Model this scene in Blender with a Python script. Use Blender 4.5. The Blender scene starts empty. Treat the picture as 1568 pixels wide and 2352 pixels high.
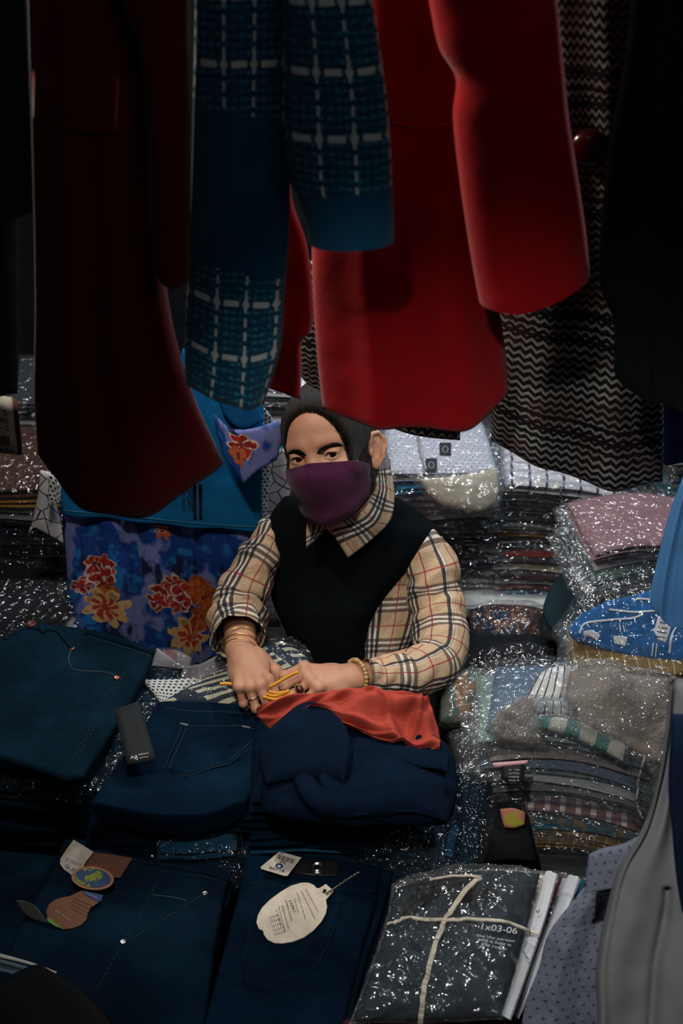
import bpy, bmesh, math, random
import numpy as np
from mathutils import Vector, Matrix, noise as mnoise
from mathutils.bvhtree import BVHTree

sc = bpy.context.scene
COL = sc.collection
rnd = random.Random(7)

# ------------------------------------------------------------------ camera
FPX = 3100.0
TH = math.radians(32.0)
CAM = np.array([0.0, 0.0, 2.25])
cF = np.array([0, math.cos(TH), -math.sin(TH)])
cU = np.array([0, math.sin(TH), math.cos(TH)])
cR = np.array([1.0, 0, 0])
cam_d = bpy.data.cameras.new('camera')
cam = bpy.data.objects.new('camera', cam_d); COL.objects.link(cam)
cam.location = CAM
cam.rotation_euler = (math.pi/2-TH, 0, 0)
cam_d.sensor_fit = 'VERTICAL'; cam_d.sensor_height = 36; cam_d.lens = 36*FPX/2352
cam_d.clip_start = .02
cam_d.dof.use_dof = True; cam_d.dof.focus_distance = 2.2; cam_d.dof.aperture_fstop = 5.0
sc.camera = cam

# ------------------------------------------------------------------ world, stall lamp, added lights, exposure
w = bpy.data.worlds.new('world'); sc.world = w; w.use_nodes = True
w.node_tree.nodes['Background'].inputs[0].default_value = (.55, .72, 1, 1)
w.node_tree.nodes['Background'].inputs[1].default_value = .012
sc.view_settings.view_transform = 'Standard'; sc.view_settings.look = 'None'
sc.view_settings.gamma = 1; sc.view_settings.use_curve_mapping = False
sc.view_settings.exposure = 0.0
sc.cycles.transparent_max_bounces = 24
sc.cycles.max_bounces = 6

def lamp(name, loc, to, size, size_y, power, col):
    d = bpy.data.lights.new(name, 'AREA'); d.shape = 'RECTANGLE'; d.size = size; d.size_y = size_y
    d.energy = power; d.color = col
    o = bpy.data.objects.new(name, d); COL.objects.link(o); o.location = loc
    o.rotation_euler = (Vector(to)-Vector(loc)).to_track_quat('-Z', 'Y').to_euler()
    return o
lamp('stall_lamp', (-.36, 1.56, 2.18), (0.0, 1.95, .9), .16, .08, 9.5, (1, .90, .78))
lamp('added_shelf_fill', (.62, 1.92, 2.25), (.45, 2.35, .7), .12, .05, 9.0, (.88, .95, 1))  # unseen fill, added so the fronts of the bench stacks are lit
lamp('added_glint_light', (.16, 2.95, 2.30), (.1, 1.6, .7), .09, .06, 8, (.92, .97, 1))  # the rear lights are added, unseen, to raise glints on flat-lying plastic
lamp('added_glint_light', (.62, 2.98, 2.38), (.3, 1.6, .7), .09, .06, 8, (.92, .97, 1))
lamp('added_glint_light', (-.52, 2.98, 2.34), (-.3, 1.6, .7), .09, .06, 6, (.92, .97, 1))
_sp = bpy.data.lights.new('added_goods_spot', 'SPOT'); _sp.energy = 80; _sp.spot_size = math.radians(42); _sp.spot_blend = .9; _sp.shadow_soft_size = .03; _sp.color = (1, .95, .88)  # unseen spot added to light the fronts of the goods, cone sparing the coats
_so = bpy.data.objects.new('added_goods_spot', _sp); COL.objects.link(_so); _so.location = (-.15, .45, 2.55)
_so.rotation_euler = (Vector((.34, 1.56, .62))-_so.location).to_track_quat('-Z', 'Y').to_euler()
lamp('added_aisle_fill', (.55, -.1, 2.75), (.1, 1.5, 1.5), .8, .5, 2.2, (1, .93, .86))  # weak frontal fill, added behind the camera to bring out the coat colours

# ------------------------------------------------------------------ pixel rays -> world points
def ray(px, py):
    px = np.asarray(px, float); py = np.asarray(py, float)
    return cF + ((px-784)/FPX)[..., None]*cR + ((1176-py)/FPX)[..., None]*cU
def W(px, py, Y):
    r = ray(px, py); return CAM + r*(Y/r[..., 1])[..., None]
def Hz(px, py, Z):
    r = ray(px, py); return CAM + r*((Z-CAM[2])/r[..., 2])[..., None]
def D(px, py, d):
    return CAM + ray(px, py)*d
class Plane:
    """a real plane in the stall: point + normal that faces the shopper"""
    def __init__(s, p, n):
        s.p = np.array(p, float); n = np.array(n, float); s.n = n/np.linalg.norm(n)
        if np.dot(s.n, CAM-s.p) < 0: s.n = -s.n
    def __call__(s, px, py):
        r = ray(px, py); t = ((s.p-CAM) @ s.n)/(r @ s.n); return CAM + r*t[..., None]
def vplane(Y, yaw=0, lean=0, x=0):       # hanging plane
    return Plane((x, Y, 1), (math.sin(math.radians(yaw)), -math.cos(math.radians(yaw)), math.sin(math.radians(lean))))
def lplane(Z, y=1.5, slope=0, roll=0, x=0):    # lying plane; slope rises away from the shopper
    return Plane((x, y, Z), (math.sin(math.radians(roll)), -math.sin(math.radians(slope)), math.cos(math.radians(slope))))

# ------------------------------------------------------------------ materials
class NT:
    def __init__(s, name):
        s.mat = bpy.data.materials.new(name); s.mat.use_nodes = True
        s.nt = s.mat.node_tree; s.nt.nodes.clear()
        s.out = s.nt.nodes.new('ShaderNodeOutputMaterial')
    def n(s, t, **kw):
        x = s.nt.nodes.new(t)
        for k, v in kw.items(): setattr(x, k, v)
        return x
    def put(s, sock, v):
        if isinstance(v, bpy.types.NodeSocket): s.nt.links.new(v, sock)
        elif isinstance(v, (tuple, list)):
            v = tuple(v)
            if sock.type == 'RGBA' and len(v) == 3: v = v+(1,)
            sock.default_value = v
        else: sock.default_value = v
    def m(s, op, a, b=None, c=None):
        x = s.n('ShaderNodeMath', operation=op); s.put(x.inputs[0], a)
        if b is not None: s.put(x.inputs[1], b)
        if c is not None: s.put(x.inputs[2], c)
        return x.outputs[0]
    def mul(s, a, b): return s.m('MULTIPLY', a, b)
    def add(s, a, b): return s.m('ADD', a, b)
    def sub(s, a, b): return s.m('SUBTRACT', a, b)
    def mx(s, a, b): return s.m('MAXIMUM', a, b)
    def uv(s, name='UVMap'):
        u = s.n('ShaderNodeUVMap', uv_map=name); p = s.n('ShaderNodeSeparateXYZ'); s.nt.links.new(u.outputs[0], p.inputs[0])
        return u.outputs[0], p.outputs[0], p.outputs[1]
    def vec(s, x, y, z=0.0):
        c = s.n('ShaderNodeCombineXYZ'); s.put(c.inputs[0], x); s.put(c.inputs[1], y); s.put(c.inputs[2], z); return c.outputs[0]
    def obj(s):
        return s.n('ShaderNodeTexCoord').outputs['Object']
    def noise(s, v, scale, detail=3, rough=.5, dist=0):
        x = s.n('ShaderNodeTexNoise'); 
        if v is not None: s.put(x.inputs['Vector'], v)
        x.inputs['Scale'].default_value = scale; x.inputs['Detail'].default_value = detail
        x.inputs['Roughness'].default_value = rough; x.inputs['Distortion'].default_value = dist
        return x.outputs[0]
    def voro(s, v, scale, feature='F1', out='Distance'):
        x = s.n('ShaderNodeTexVoronoi', feature=feature); s.put(x.inputs['Vector'], v); x.inputs['Scale'].default_value = scale
        return x.outputs[out]
    def scl(s, v, k):
        x = s.n('ShaderNodeVectorMath', operation='MULTIPLY'); s.put(x.inputs[0], v); s.put(x.inputs[1], k); return x.outputs[0]
    def mix(s, f, a, b):
        x = s.n('ShaderNodeMix', data_type='RGBA'); s.put(x.inputs[0], f); s.put(x.inputs[6], a); s.put(x.inputs[7], b); return x.outputs[2]
    def ramp(s, f, lo, hi, a=0.0, b=1.0):
        x = s.n('ShaderNodeMapRange'); s.put(x.inputs[0], f); x.inputs[1].default_value = lo; x.inputs[2].default_value = hi
        x.inputs[3].default_value = a; x.inputs[4].default_value = b; return x.outputs[0]
    def fr(s, a): return s.m('FRACT', a)
    def band(s, f, c, wd):     # 1 where |f-c|<wd
        return s.m('LESS_THAN', s.m('ABSOLUTE', s.sub(f, c)), wd)
    def bump(s, h, strength=.3, dist=.002):
        b = s.n('ShaderNodeBump'); s.put(b.inputs['Height'], h); b.inputs['Strength'].default_value = strength
        b.inputs['Distance'].default_value = dist; return b.outputs[0]
    def pbr(s, col, rough=.85, spec=.25, normal=None, metal=0, sheen=0, sub=0, alpha=None):
        p = s.n('ShaderNodeBsdfPrincipled'); s.put(p.inputs['Base Color'], col); s.put(p.inputs['Roughness'], rough)
        p.inputs['Specular IOR Level'].default_value = spec; p.inputs['Metallic'].default_value = metal
        if sheen: p.inputs['Sheen Weight'].default_value = sheen
        if sub:
            p.inputs['Subsurface Weight'].default_value = sub; p.inputs['Subsurface Radius'].default_value = (1, .35, .2)
            p.inputs['Subsurface Scale'].default_value = .006
        if normal is not None: s.put(p.inputs['Normal'], normal)
        s.nt.links.new(p.outputs[0], s.out.inputs[0]); return s.mat

def s2l(c): return tuple((x/255/12.92 if x <= 10 else ((x/255+.055)/1.055)**2.4) for x in c)
_mc = {}
def cloth(name, rgb, rough=.9, weave=900, var=.25, strength=.25, spec=.05, sheen=0):
    """plain cloth; rgb is a linear albedo"""
    k = (name,)
    if k in _mc: return _mc[k]
    t = NT(name); v = t.obj()
    n1 = t.noise(v, weave, 1); n2 = t.noise(v, 22, 3)
    f = t.ramp(t.add(t.mul(n1, .5), t.mul(n2, .8)), .35, .95, 1-var, 1+var)
    c = t.scl(rgb, t.vec(f, f, f))
    h = t.add(n1, t.mul(n2, 6))
    _mc[k] = t.pbr(c, rough, spec, t.bump(h, strength, .001), sheen=sheen); return _mc[k]
def denim(name, rgb, fade=.5, faded=(.05, .085, .12)):
    t = NT(name); uv, u, v = t.uv(); o = t.obj()
    tw = t.m('SINE', t.mul(t.add(u, v), 5200.0))
    n1 = t.noise(o, 700, 2); n2 = t.noise(o, 9, 4, .6); n3 = t.noise(t.scl(uv, (40, 260, 1)), 1.0, 3)
    f = t.ramp(n2, .45, .8, 0, fade)
    c = t.mix(f, rgb, faded)  # random patches of wear, mixed towards the washed-out denim colour
    g = t.add(.65, t.mul(.7, t.add(t.mul(n1, .6), t.mul(n3, .4))))
    c = t.scl(c, t.vec(g, g, g))
    return t.pbr(c, .92, .06, t.bump(t.add(t.mul(tw, .3), t.add(n1, t.mul(n3, 1.5))), .35, .0008))
def plain(name, rgb, rough=.6, spec=.3, metal=0):
    k = ('p', name)
    if k in _mc: return _mc[k]
    t = NT(name); n = t.noise(t.obj(), 60, 3)
    f = t.ramp(n, .3, .7, .88, 1.1)
    _mc[k] = t.pbr(t.scl(rgb, t.vec(f, f, f)), rough, spec, metal=metal); return _mc[k]
def film(name, tint=(.985, .99, .995), haze=.03, lo=.062, hi=.20, rough=.12, scale=26, strength=1.0, hazecol=(.6, .65, .7)):
    """thin clear polythene, crinkled"""
    t = NT(name); o = t.obj()
    a = t.noise(o, scale*2.2, 0, .5, .6)
    nrm = t.bump(a, strength, .012)
    tr = t.n('ShaderNodeBsdfTransparent'); tr.inputs[0].default_value = (*tint, 1)
    gl = t.n('ShaderNodeBsdfGlossy'); gl.inputs['Roughness'].default_value = rough; gl.inputs['Color'].default_value = (1, 1, 1, 1); t.put(gl.inputs['Normal'], nrm)
    df = t.n('ShaderNodeBsdfDiffuse'); df.inputs[0].default_value = (*hazecol, 1); t.put(df.inputs['Normal'], nrm)
    lw = t.n('ShaderNodeLayerWeight'); lw.inputs[0].default_value = .35; t.put(lw.inputs['Normal'], nrm)
    f = t.ramp(lw.outputs['Facing'], .05, .95, lo, hi)
    m1 = t.n('ShaderNodeMixShader'); m1.inputs[0].default_value = haze
    t.nt.links.new(tr.outputs[0], m1.inputs[1]); t.nt.links.new(df.outputs[0], m1.inputs[2])
    m2 = t.n('ShaderNodeMixShader'); t.put(m2.inputs[0], f)
    t.nt.links.new(m1.outputs[0], m2.inputs[1]); t.nt.links.new(gl.outputs[0], m2.inputs[2])
    t.nt.links.new(m2.outputs[0], t.out.inputs[0]); return t.mat

# ------------------------------------------------------------------ objects
def link(name, me, mat=None, parent=None, smooth=True):
    o = bpy.data.objects.new(name, me); COL.objects.link(o)
    if mat is not None and not me.materials: me.materials.append(mat)
    if smooth: me.shade_smooth()
    if parent is not None: o.parent = parent
    return o
def thing(name, label, cat, loc=(0, 0, 0), group=None):
    o = bpy.data.objects.new(name, None); COL.objects.link(o); o.location = [float(c) for c in loc]
    o.empty_display_size = .02
    o['label'] = label; o['category'] = cat
    if group: o['group'] = group
    bpy.context.view_layer.update()
    return o
def tag(o, label, cat, group=None):
    o['label'] = label; o['category'] = cat
    if group: o['group'] = group
    return o
def child(o, parent):
    """parent o, keeping its world place"""
    o.parent = parent
    o.matrix_parent_inverse = Matrix.Translation(parent.location).inverted()
    return o
def mesh(name, verts, faces, uvs=None):
    me = bpy.data.meshes.new(name)
    verts = np.asarray(verts, np.float32)
    me.from_pydata(verts.tolist(), [], faces if isinstance(faces, list) else faces.tolist()); me.update()
    if uvs is not None:
        ul = me.uv_layers.new(name='UVMap'); li = np.empty(len(me.loops), np.int32); me.loops.foreach_get('vertex_index', li)
        ul.data.foreach_set('uv', np.asarray(uvs, np.float32)[li].ravel())
    return me
BV = {}
def bvh(o):
    me = o.data; 
    return BVHTree.FromPolygons([o.matrix_world @ v.co for v in me.vertices], [p.vertices[:] for p in me.polygons])
def hit(px, py, trees, default=None):
    h = _hit(px, py, trees, default)
    if h is None and trees:
        for k in (6, 12, 20):
            for a in range(8):
                h = _hit(px+k*math.cos(a*.785), py+k*math.sin(a*.785), trees, None)
                if h is not None: return h
    return h
def _hit(px, py, trees, default=None):
    r = ray(px, py); d = Vector(r).normalized(); best = None
    for t in trees:
        loc, nr, i, dist = t.ray_cast(Vector(CAM), d)
        if loc is not None and (best is None or dist < best[2]): best = (loc, nr, dist)
    if best is None:
        if default is None: return None
        return Vector(default(px, py)), Vector(default.n)
    loc, nr, _ = best
    if nr.dot(d) > 0: nr = -nr
    return loc, nr

def cr(P, t):
    """Catmull-Rom through rows of P (n,...) at parameters t in 0..1"""
    P = np.asarray(P, float); n = len(P)
    if n == 1: return np.repeat(P, len(t), 0)
    s = np.clip(t, 0, 1)*(n-1); i = np.minimum(s.astype(int), n-2); f = (s-i)
    sh = (-1,)+(1,)*(P.ndim-1); f = f.reshape(sh)
    p1 = P[i]; p2 = P[i+1]
    p0 = np.where((i > 0).reshape(sh), P[np.maximum(i-1, 0)], 2*p1-p2)
    p3 = np.where((i < n-2).reshape(sh), P[np.minimum(i+2, n-1)], 2*p2-p1)
    return .5*(2*p1+(p2-p0)*f+(2*p0-5*p1+4*p2-p3)*f*f+(3*p1-p0-3*p2+p3)*f**3)

def vnoise(P, scale, seed=0, octs=3):
    """cheap smooth value noise on points (n,3)"""
    P = np.asarray(P, float)*scale; out = np.zeros(P.shape[:-1]); amp = 1; tot = 0
    for o in range(octs):
        Q = P*(2**o)+seed*17.3+o*5.1; I = np.floor(Q).astype(np.int64); F = Q-I; F = F*F*(3-2*F)
        def hsh(dx, dy, dz):
            h = (I[..., 0]+dx)*374761393+(I[..., 1]+dy)*668265263+(I[..., 2]+dz)*1274126177
            h = (h ^ (h >> 13))*1103515245; h = h ^ (h >> 16)
            return (h & 0xffff)/65535.0
        x, y, z = F[..., 0], F[..., 1], F[..., 2]
        c00 = hsh(0,0,0)*(1-x)+hsh(1,0,0)*x; c10 = hsh(0,1,0)*(1-x)+hsh(1,1,0)*x
        c01 = hsh(0,0,1)*(1-x)+hsh(1,0,1)*x; c11 = hsh(0,1,1)*(1-x)+hsh(1,1,1)*x
        out += amp*((c00*(1-y)+c10*y)*(1-z)+(c01*(1-y)+c11*y)*z-.5); tot += amp; amp *= .5
    return out/tot*2

def sheet(name, mat, G, pl, parent=None, nu=36, nv=48, th=.01, bulge=.0, amp=.003, ns=9, seed=0, pu=8, pv=8,
          disp=None, uvs=1.0, open_v=False, colors=None, aniso=(1, 1, 1), crinkle=0):
    """cloth body with real thickness: control grid G of (px,py[,off]) seen on plane pl, front surface bulged
       towards the plane's normal by bulge, back surface th behind it"""
    G = np.array([[(p if len(p) == 3 else (*p, 0)) for p in row] for row in G], float)
    v = np.linspace(0, 1, nv+1); u = np.linspace(0, 1, nu+1)
    A = cr(G, v)                       # nv+1, c, 3
    A = cr(np.swapaxes(A, 0, 1), u)    # nu+1, nv+1, 3
    A = np.swapaxes(A, 0, 1)
    base = pl(A[..., 0], A[..., 1])
    U, V = np.meshgrid(u, v)
    prof = np.sqrt(np.clip(1-np.abs(2*U-1)**pu, 0, 1))
    if not open_v: prof = prof*np.sqrt(np.clip(1-np.abs(2*V-1)**pv, 0, 1))
    nz = vnoise(base*np.array(aniso), ns, seed)*amp
    dd = disp(U, V) if disp is not None else 0
    off = A[..., 2]+bulge*prof+nz*(.3+.7*prof)+dd
    if name == 'plastic_bag' and not crinkle: crinkle = .0022
    if crinkle:
        rg = np.random.RandomState(seed+5); pt = np.clip(vnoise(base, 9, seed+40, 2)*7.5+.12, .035, 1.4)
        off = off+rg.uniform(0, 1, off.shape)**1.5*crinkle*pt*2
        base[1:-1, 1:-1] += (rg.uniform(-1, 1, base[1:-1, 1:-1].shape))*crinkle*.5*pt[1:-1, 1:-1, None]
    front = base+pl.n*off[..., None]
    back = base+pl.n*(A[..., 2]+nz*.5+dd-th*prof-.0008)[..., None]
    su = np.concatenate([[0], np.cumsum(np.linalg.norm(np.diff(base[nv//2], axis=0), axis=1))])
    sv = np.concatenate([[0], np.cumsum(np.linalg.norm(np.diff(base[:, nu//2], axis=0), axis=1))])
    UVf = np.stack(np.meshgrid(su, sv), -1).reshape(-1, 2)*uvs
    F0 = front.reshape(-1, 3); B0 = back.reshape(-1, 3); N = len(F0)
    idx = np.arange(N).reshape(nv+1, nu+1)
    q = np.stack([idx[:-1, :-1], idx[1:, :-1], idx[1:, 1:], idx[:-1, 1:]], -1).reshape(-1, 4)
    qb = q[:, ::-1]+N
    per = list(idx[0, :])+list(idx[1:, -1])+list(idx[-1, -2::-1])+list(idx[-2:0:-1, 0])
    per = np.array(per); nx = np.roll(per, -1)
    side = np.stack([per, nx, nx+N, per+N], -1)
    me = mesh(name, np.concatenate([F0, B0]), np.concatenate([q, qb, side]).tolist(), np.concatenate([UVf, UVf]))
    if colors is not None:
        c = colors(np.concatenate([UVf, UVf])/uvs, np.concatenate([np.stack([U, V], -1).reshape(-1, 2)]*2))
        at = me.color_attributes.new('Print', 'FLOAT_COLOR', 'POINT'); at.data.foreach_set('color', np.concatenate([c, np.ones((len(c), 1))], 1).astype(np.float32).ravel())
    o = link(name, me, mat, smooth=not crinkle)
    if parent is not None: child(o, parent)
    return o

def patch(name, mat, poly, trees, parent, off=.0015, th=.0012, step=None, default=None, rigid=False, uvscale=1.0):
    """thin flat piece (pocket, label, card) whose outline is poly, laid on the surfaces in trees"""
    P = np.array(poly, float); c = P.mean(0)
    rn = None if (rigid is True or rigid is False) else rigid; rigid = rigid is not False
    if rigid:
        c0 = hit(*c, trees, default); pl = Plane(c0[0], c0[1] if rn is None else rn)
    rings = []; K = 1 if rigid else 7
    n = len(P)
    vs = []; fs = []
    def pt(p):
        if rigid: return Vector(pl(p[0], p[1])), Vector(pl.n)
        h = hit(p[0], p[1], trees, default)
        return h
    tops = []; bots = []; nn = None; uvl = []
    ctr = pt(c); 
    avgn = ctr[1]
    for k in range(K, 0, -1):
        for i in range(n):
            q = c+(P[i]-c)*k/K
            h = pt(q)
            if h is None: h = ctr
            if (h[0]-ctr[0]).length > .4: h = (Vector(Plane(ctr[0], avgn)(q[0], q[1])), avgn)
            tops.append(h[0]+avgn*(off+th)); bots.append(h[0]+avgn*off); uvl.append(q*uvscale)
    tops.append(ctr[0]+avgn*(off+th)); uvl.append(c*uvscale)
    for k in range(K-1):
        for i in range(n):
            j = (i+1) % n; a = k*n+i; b = k*n+j; fs.append([a, b, b+n, a+n])
    base = (K-1)*n
    for i in range(n): fs.append([base+i, base+(i+1) % n, K*n])
    N = len(tops); edge = [bots[i] for i in range(n)]
    for i in range(n): j = (i+1) % n; fs.append([j, i, N+i, N+j])
    fs.append([N+i for i in range(n)])
    me = mesh(name, [list(p) for p in tops+edge], fs, np.array([*uvl, *[P[i]*uvscale for i in range(n)]])/1000)
    bm = bmesh.new(); bm.from_mesh(me); bmesh.ops.recalc_face_normals(bm, faces=bm.faces); bm.to_mesh(me); bm.free()
    o = link(name, me, mat, smooth=not rigid)
    if parent is not None: child(o, parent)
    return o

def tube_mesh(name, paths, r, sides=6, closed=False):
    """tube(s) along world polylines; r scalar or per-point list"""
    vs = []; fs = []
    for P in paths:
        P = [Vector(p) for p in P]; n = len(P); b0 = len(vs); up = None
        for i, p in enumerate(P):
            t = (P[(i+1) % n]-P[i-1]) if closed else (P[min(i+1, n-1)]-P[max(i-1, 0)])
            t.normalize()
            if up is None: up = t.orthogonal().normalized()
            up = (up-t*up.dot(t)).normalized(); s = t.cross(up)
            rr = r[i] if isinstance(r, (list, tuple)) else r
            for k in range(sides):
                a = 2*math.pi*k/sides; vs.append(p+(up*math.cos(a)+s*math.sin(a))*rr)
        m = n if closed else n-1
        for i in range(m):
            i2 = (i+1) % n
            for k in range(sides):
                k2 = (k+1) % sides
                fs.append([b0+i*sides+k, b0+i*sides+k2, b0+i2*sides+k2, b0+i2*sides+k])
        if not closed:
            fs.append([b0+k for k in range(sides)][::-1]); fs.append([b0+(n-1)*sides+k for k in range(sides)])
    return mesh(name, [list(v) for v in vs], fs)
def curve_pts(P, n=40):
    return [tuple(p) for p in cr(np.array(P, float), np.linspace(0, 1, n))]
def ribbon(name, mat, pts, trees, parent, wd=.004, th=.0015, off=.001, n=50, default=None, dash=None, mind=None):
    """flat band / seam / stitch line laid over surfaces along pixel points"""
    Q = cr(np.array(pts, float), np.linspace(0, 1, n)); C = []; Nn = []
    for q in Q:
        h = hit(q[0], q[1], trees, default)
        if h is None:
            if C: continue
            continue
        C.append(h[0]); Nn.append(h[1])
    if len(C) < 2: return None
    for _ in range(2):
        Nn = [((Nn[max(i-1, 0)]+Nn[i]+Nn[min(i+1, len(C)-1)])/3).normalized() for i in range(len(C))]
    vs = []; fs = []
    m = len(C)
    for i in range(m):
        t = (C[min(i+1, m-1)]-C[max(i-1, 0)]).normalized(); s = t.cross(Nn[i]).normalized()
        a = C[i]+Nn[i]*off
        vs += [a-s*wd/2, a-s*wd*.35+Nn[i]*th, a+s*wd*.35+Nn[i]*th, a+s*wd/2]
    for i in range(m-1):
        if dash and (i % (dash[0]+dash[1])) >= dash[0]: continue
        b = i*4
        fs += [[b, b+1, b+5, b+4], [b+1, b+2, b+6, b+5], [b+2, b+3, b+7, b+6], [b+3, b, b+4, b+7]]
        if dash or i == 0: fs.append([b, b+3, b+2, b+1])
        if dash or i == m-2: fs.append([b+4, b+5, b+6, b+7])
    o = link(name, mesh(name, [list(v) for v in vs], fs), mat, smooth=False)
    if parent is not None: child(o, parent)
    return o
def text(name, s, mat, a_px, b_px, pl, parent, height=None, off=.0012, align='LEFT', bold=0):
    """lettering printed on plane pl from pixel a towards pixel b (baseline)"""
    a = Vector(pl(*map(float, a_px))); b = Vector(pl(*map(float, b_px))); X = (b-a); L = X.length; X.normalize(); Z = Vector(pl.n); Y = Z.cross(X)
    cu = bpy.data.curves.new(name, 'FONT'); cu.body = s; cu.shear = .35 if name == 'handwriting' else 0; cu.extrude = .0; cu.offset = bold
    ob = bpy.data.objects.new('t', cu); COL.objects.link(ob); bpy.context.view_layer.update()
    me = bpy.data.meshes.new_from_object(ob.evaluated_get(bpy.context.evaluated_depsgraph_get())); bpy.data.objects.remove(ob)
    if len(me.vertices) == 0: return None
    co = np.empty(len(me.vertices)*3, np.float32); me.vertices.foreach_get('co', co); co = co.reshape(-1, 3)
    wd = co[:, 0].max()-co[:, 0].min(); k = L/wd
    ky = k if height is None else height/max(co[:, 1].max()-co[:, 1].min(), 1e-6)
    me.name = name
    for v in me.vertices:
        p = a+X*((v.co.x-co[:, 0].min())*k)+Y*(v.co.y*ky)+Z*off; v.co = p
    if not me.materials: me.materials.append(mat)
    o = bpy.data.objects.new(name, me); COL.objects.link(o); child(o, parent); return o
def disc(name, mat, px, py, r, trees, parent, th=.003, default=None, ring=None, off=0.0, rim=.5):
    """small domed disc (button, rivet) on a surface"""
    h = hit(px, py, trees, default); n = h[1]; X = n.orthogonal().normalized(); Y = n.cross(X)
    vs = []; fs = []; S = 16; prof = [(1, 0), (1, rim), (.9, 1), (.62, .95), (.5, .55), (.2, .6)] if ring is None else ring
    for q, z in prof:
        for k in range(S):
            a = 2*math.pi*k/S; vs.append(h[0]+n*(off+z*th)+(X*math.cos(a)+Y*math.sin(a))*r*q)
    for i in range(len(prof)-1):
        for k in range(S): k2 = (k+1) % S; fs.append([i*S+k, i*S+k2, (i+1)*S+k2, (i+1)*S+k])
    fs.append([(len(prof)-1)*S+k for k in range(S)]); fs.append([k for k in range(S)][::-1])
    o = link(name, mesh(name, [list(v) for v in vs], fs), mat)
    if parent is not None: child(o, parent)
    return o
def box_mesh(name, lo, hi, bev=.004):
    bm = bmesh.new(); bmesh.ops.create_cube(bm, size=1)
    lo = Vector(lo); hi = Vector(hi)
    for v in bm.verts: v.co = Vector([(lo[i]+hi[i])/2+v.co[i]*(hi[i]-lo[i]) for i in range(3)])
    if bev: bmesh.ops.bevel(bm, geom=bm.edges[:], offset=bev, segments=2, affect='EDGES')
    me = bpy.data.meshes.new(name); bm.to_mesh(me); bm.free(); return me
# ================================================================== the setting
def structure(name, lo, hi, m, bev=.004):
    o = link(name, box_mesh(name, lo, hi, bev), m, smooth=False); o['kind'] = 'structure'; return o
DARKW = cloth('dark market wall paint', (.010, .011, .013), .9, 60, .3, .1)
structure('floor', (-2.2, -.6, -.05), (2.2, 3.6, 0), plain('dark stained concrete', (.03, .03, .032), .8))
structure('wall_back', (-2.2, 3.25, 0), (2.2, 3.35, 3.0), DARKW)
structure('ceiling', (-2.2, -.6, 3.0), (2.2, 3.6, 3.06), DARKW)

TABLE = plain('grey table board', (.035, .04, .045), .6)
def table(name, label, lo, hi, topm, legm, lip=.035):
    t = thing(name, label, 'table' if 'bench' not in name else 'bench', ((lo[0]+hi[0])/2, (lo[1]+hi[1])/2, 0))
    child(link('tabletop', box_mesh('tabletop', (lo[0], lo[1], hi[2]-lip), hi, .005), topm, smooth=False), t)
    for x in (lo[0]+.04, hi[0]-.04):
        for y in (lo[1]+.04, hi[1]-.04):
            child(link('leg', box_mesh('leg', (x-.02, y-.02, 0), (x+.02, y+.02, hi[2]-lip), .003), legm, smooth=False), t)
    return t
table('display_table', 'low dark display table under all the denim in front of the woman', (-.95, 1.00, .40), (.95, 1.72, .50), TABLE, TABLE)
table('wall_bench', 'white-topped bench under the bagged shirt stacks right of the woman', (.215, 2.27, .5), (1.15, 2.95, .60), plain('white laminate', (.62, .66, .66), .45), TABLE, .03)
table('side_bench', 'dark bench under the black bagged stacks on the left', (-1.2, 2.30, .45), (-.42, 2.95, .58), TABLE, TABLE)
table('rear_bench', 'dark bench behind the woman carrying the rear shirt stacks', (-.40, 2.42, .45), (.19, 2.95, .62), TABLE, TABLE)
table('side_table', 'dark table under the piled bagged shirts right of the woman', (.30, 1.74, .40), (1.15, 2.24, .50), TABLE, TABLE)
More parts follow.
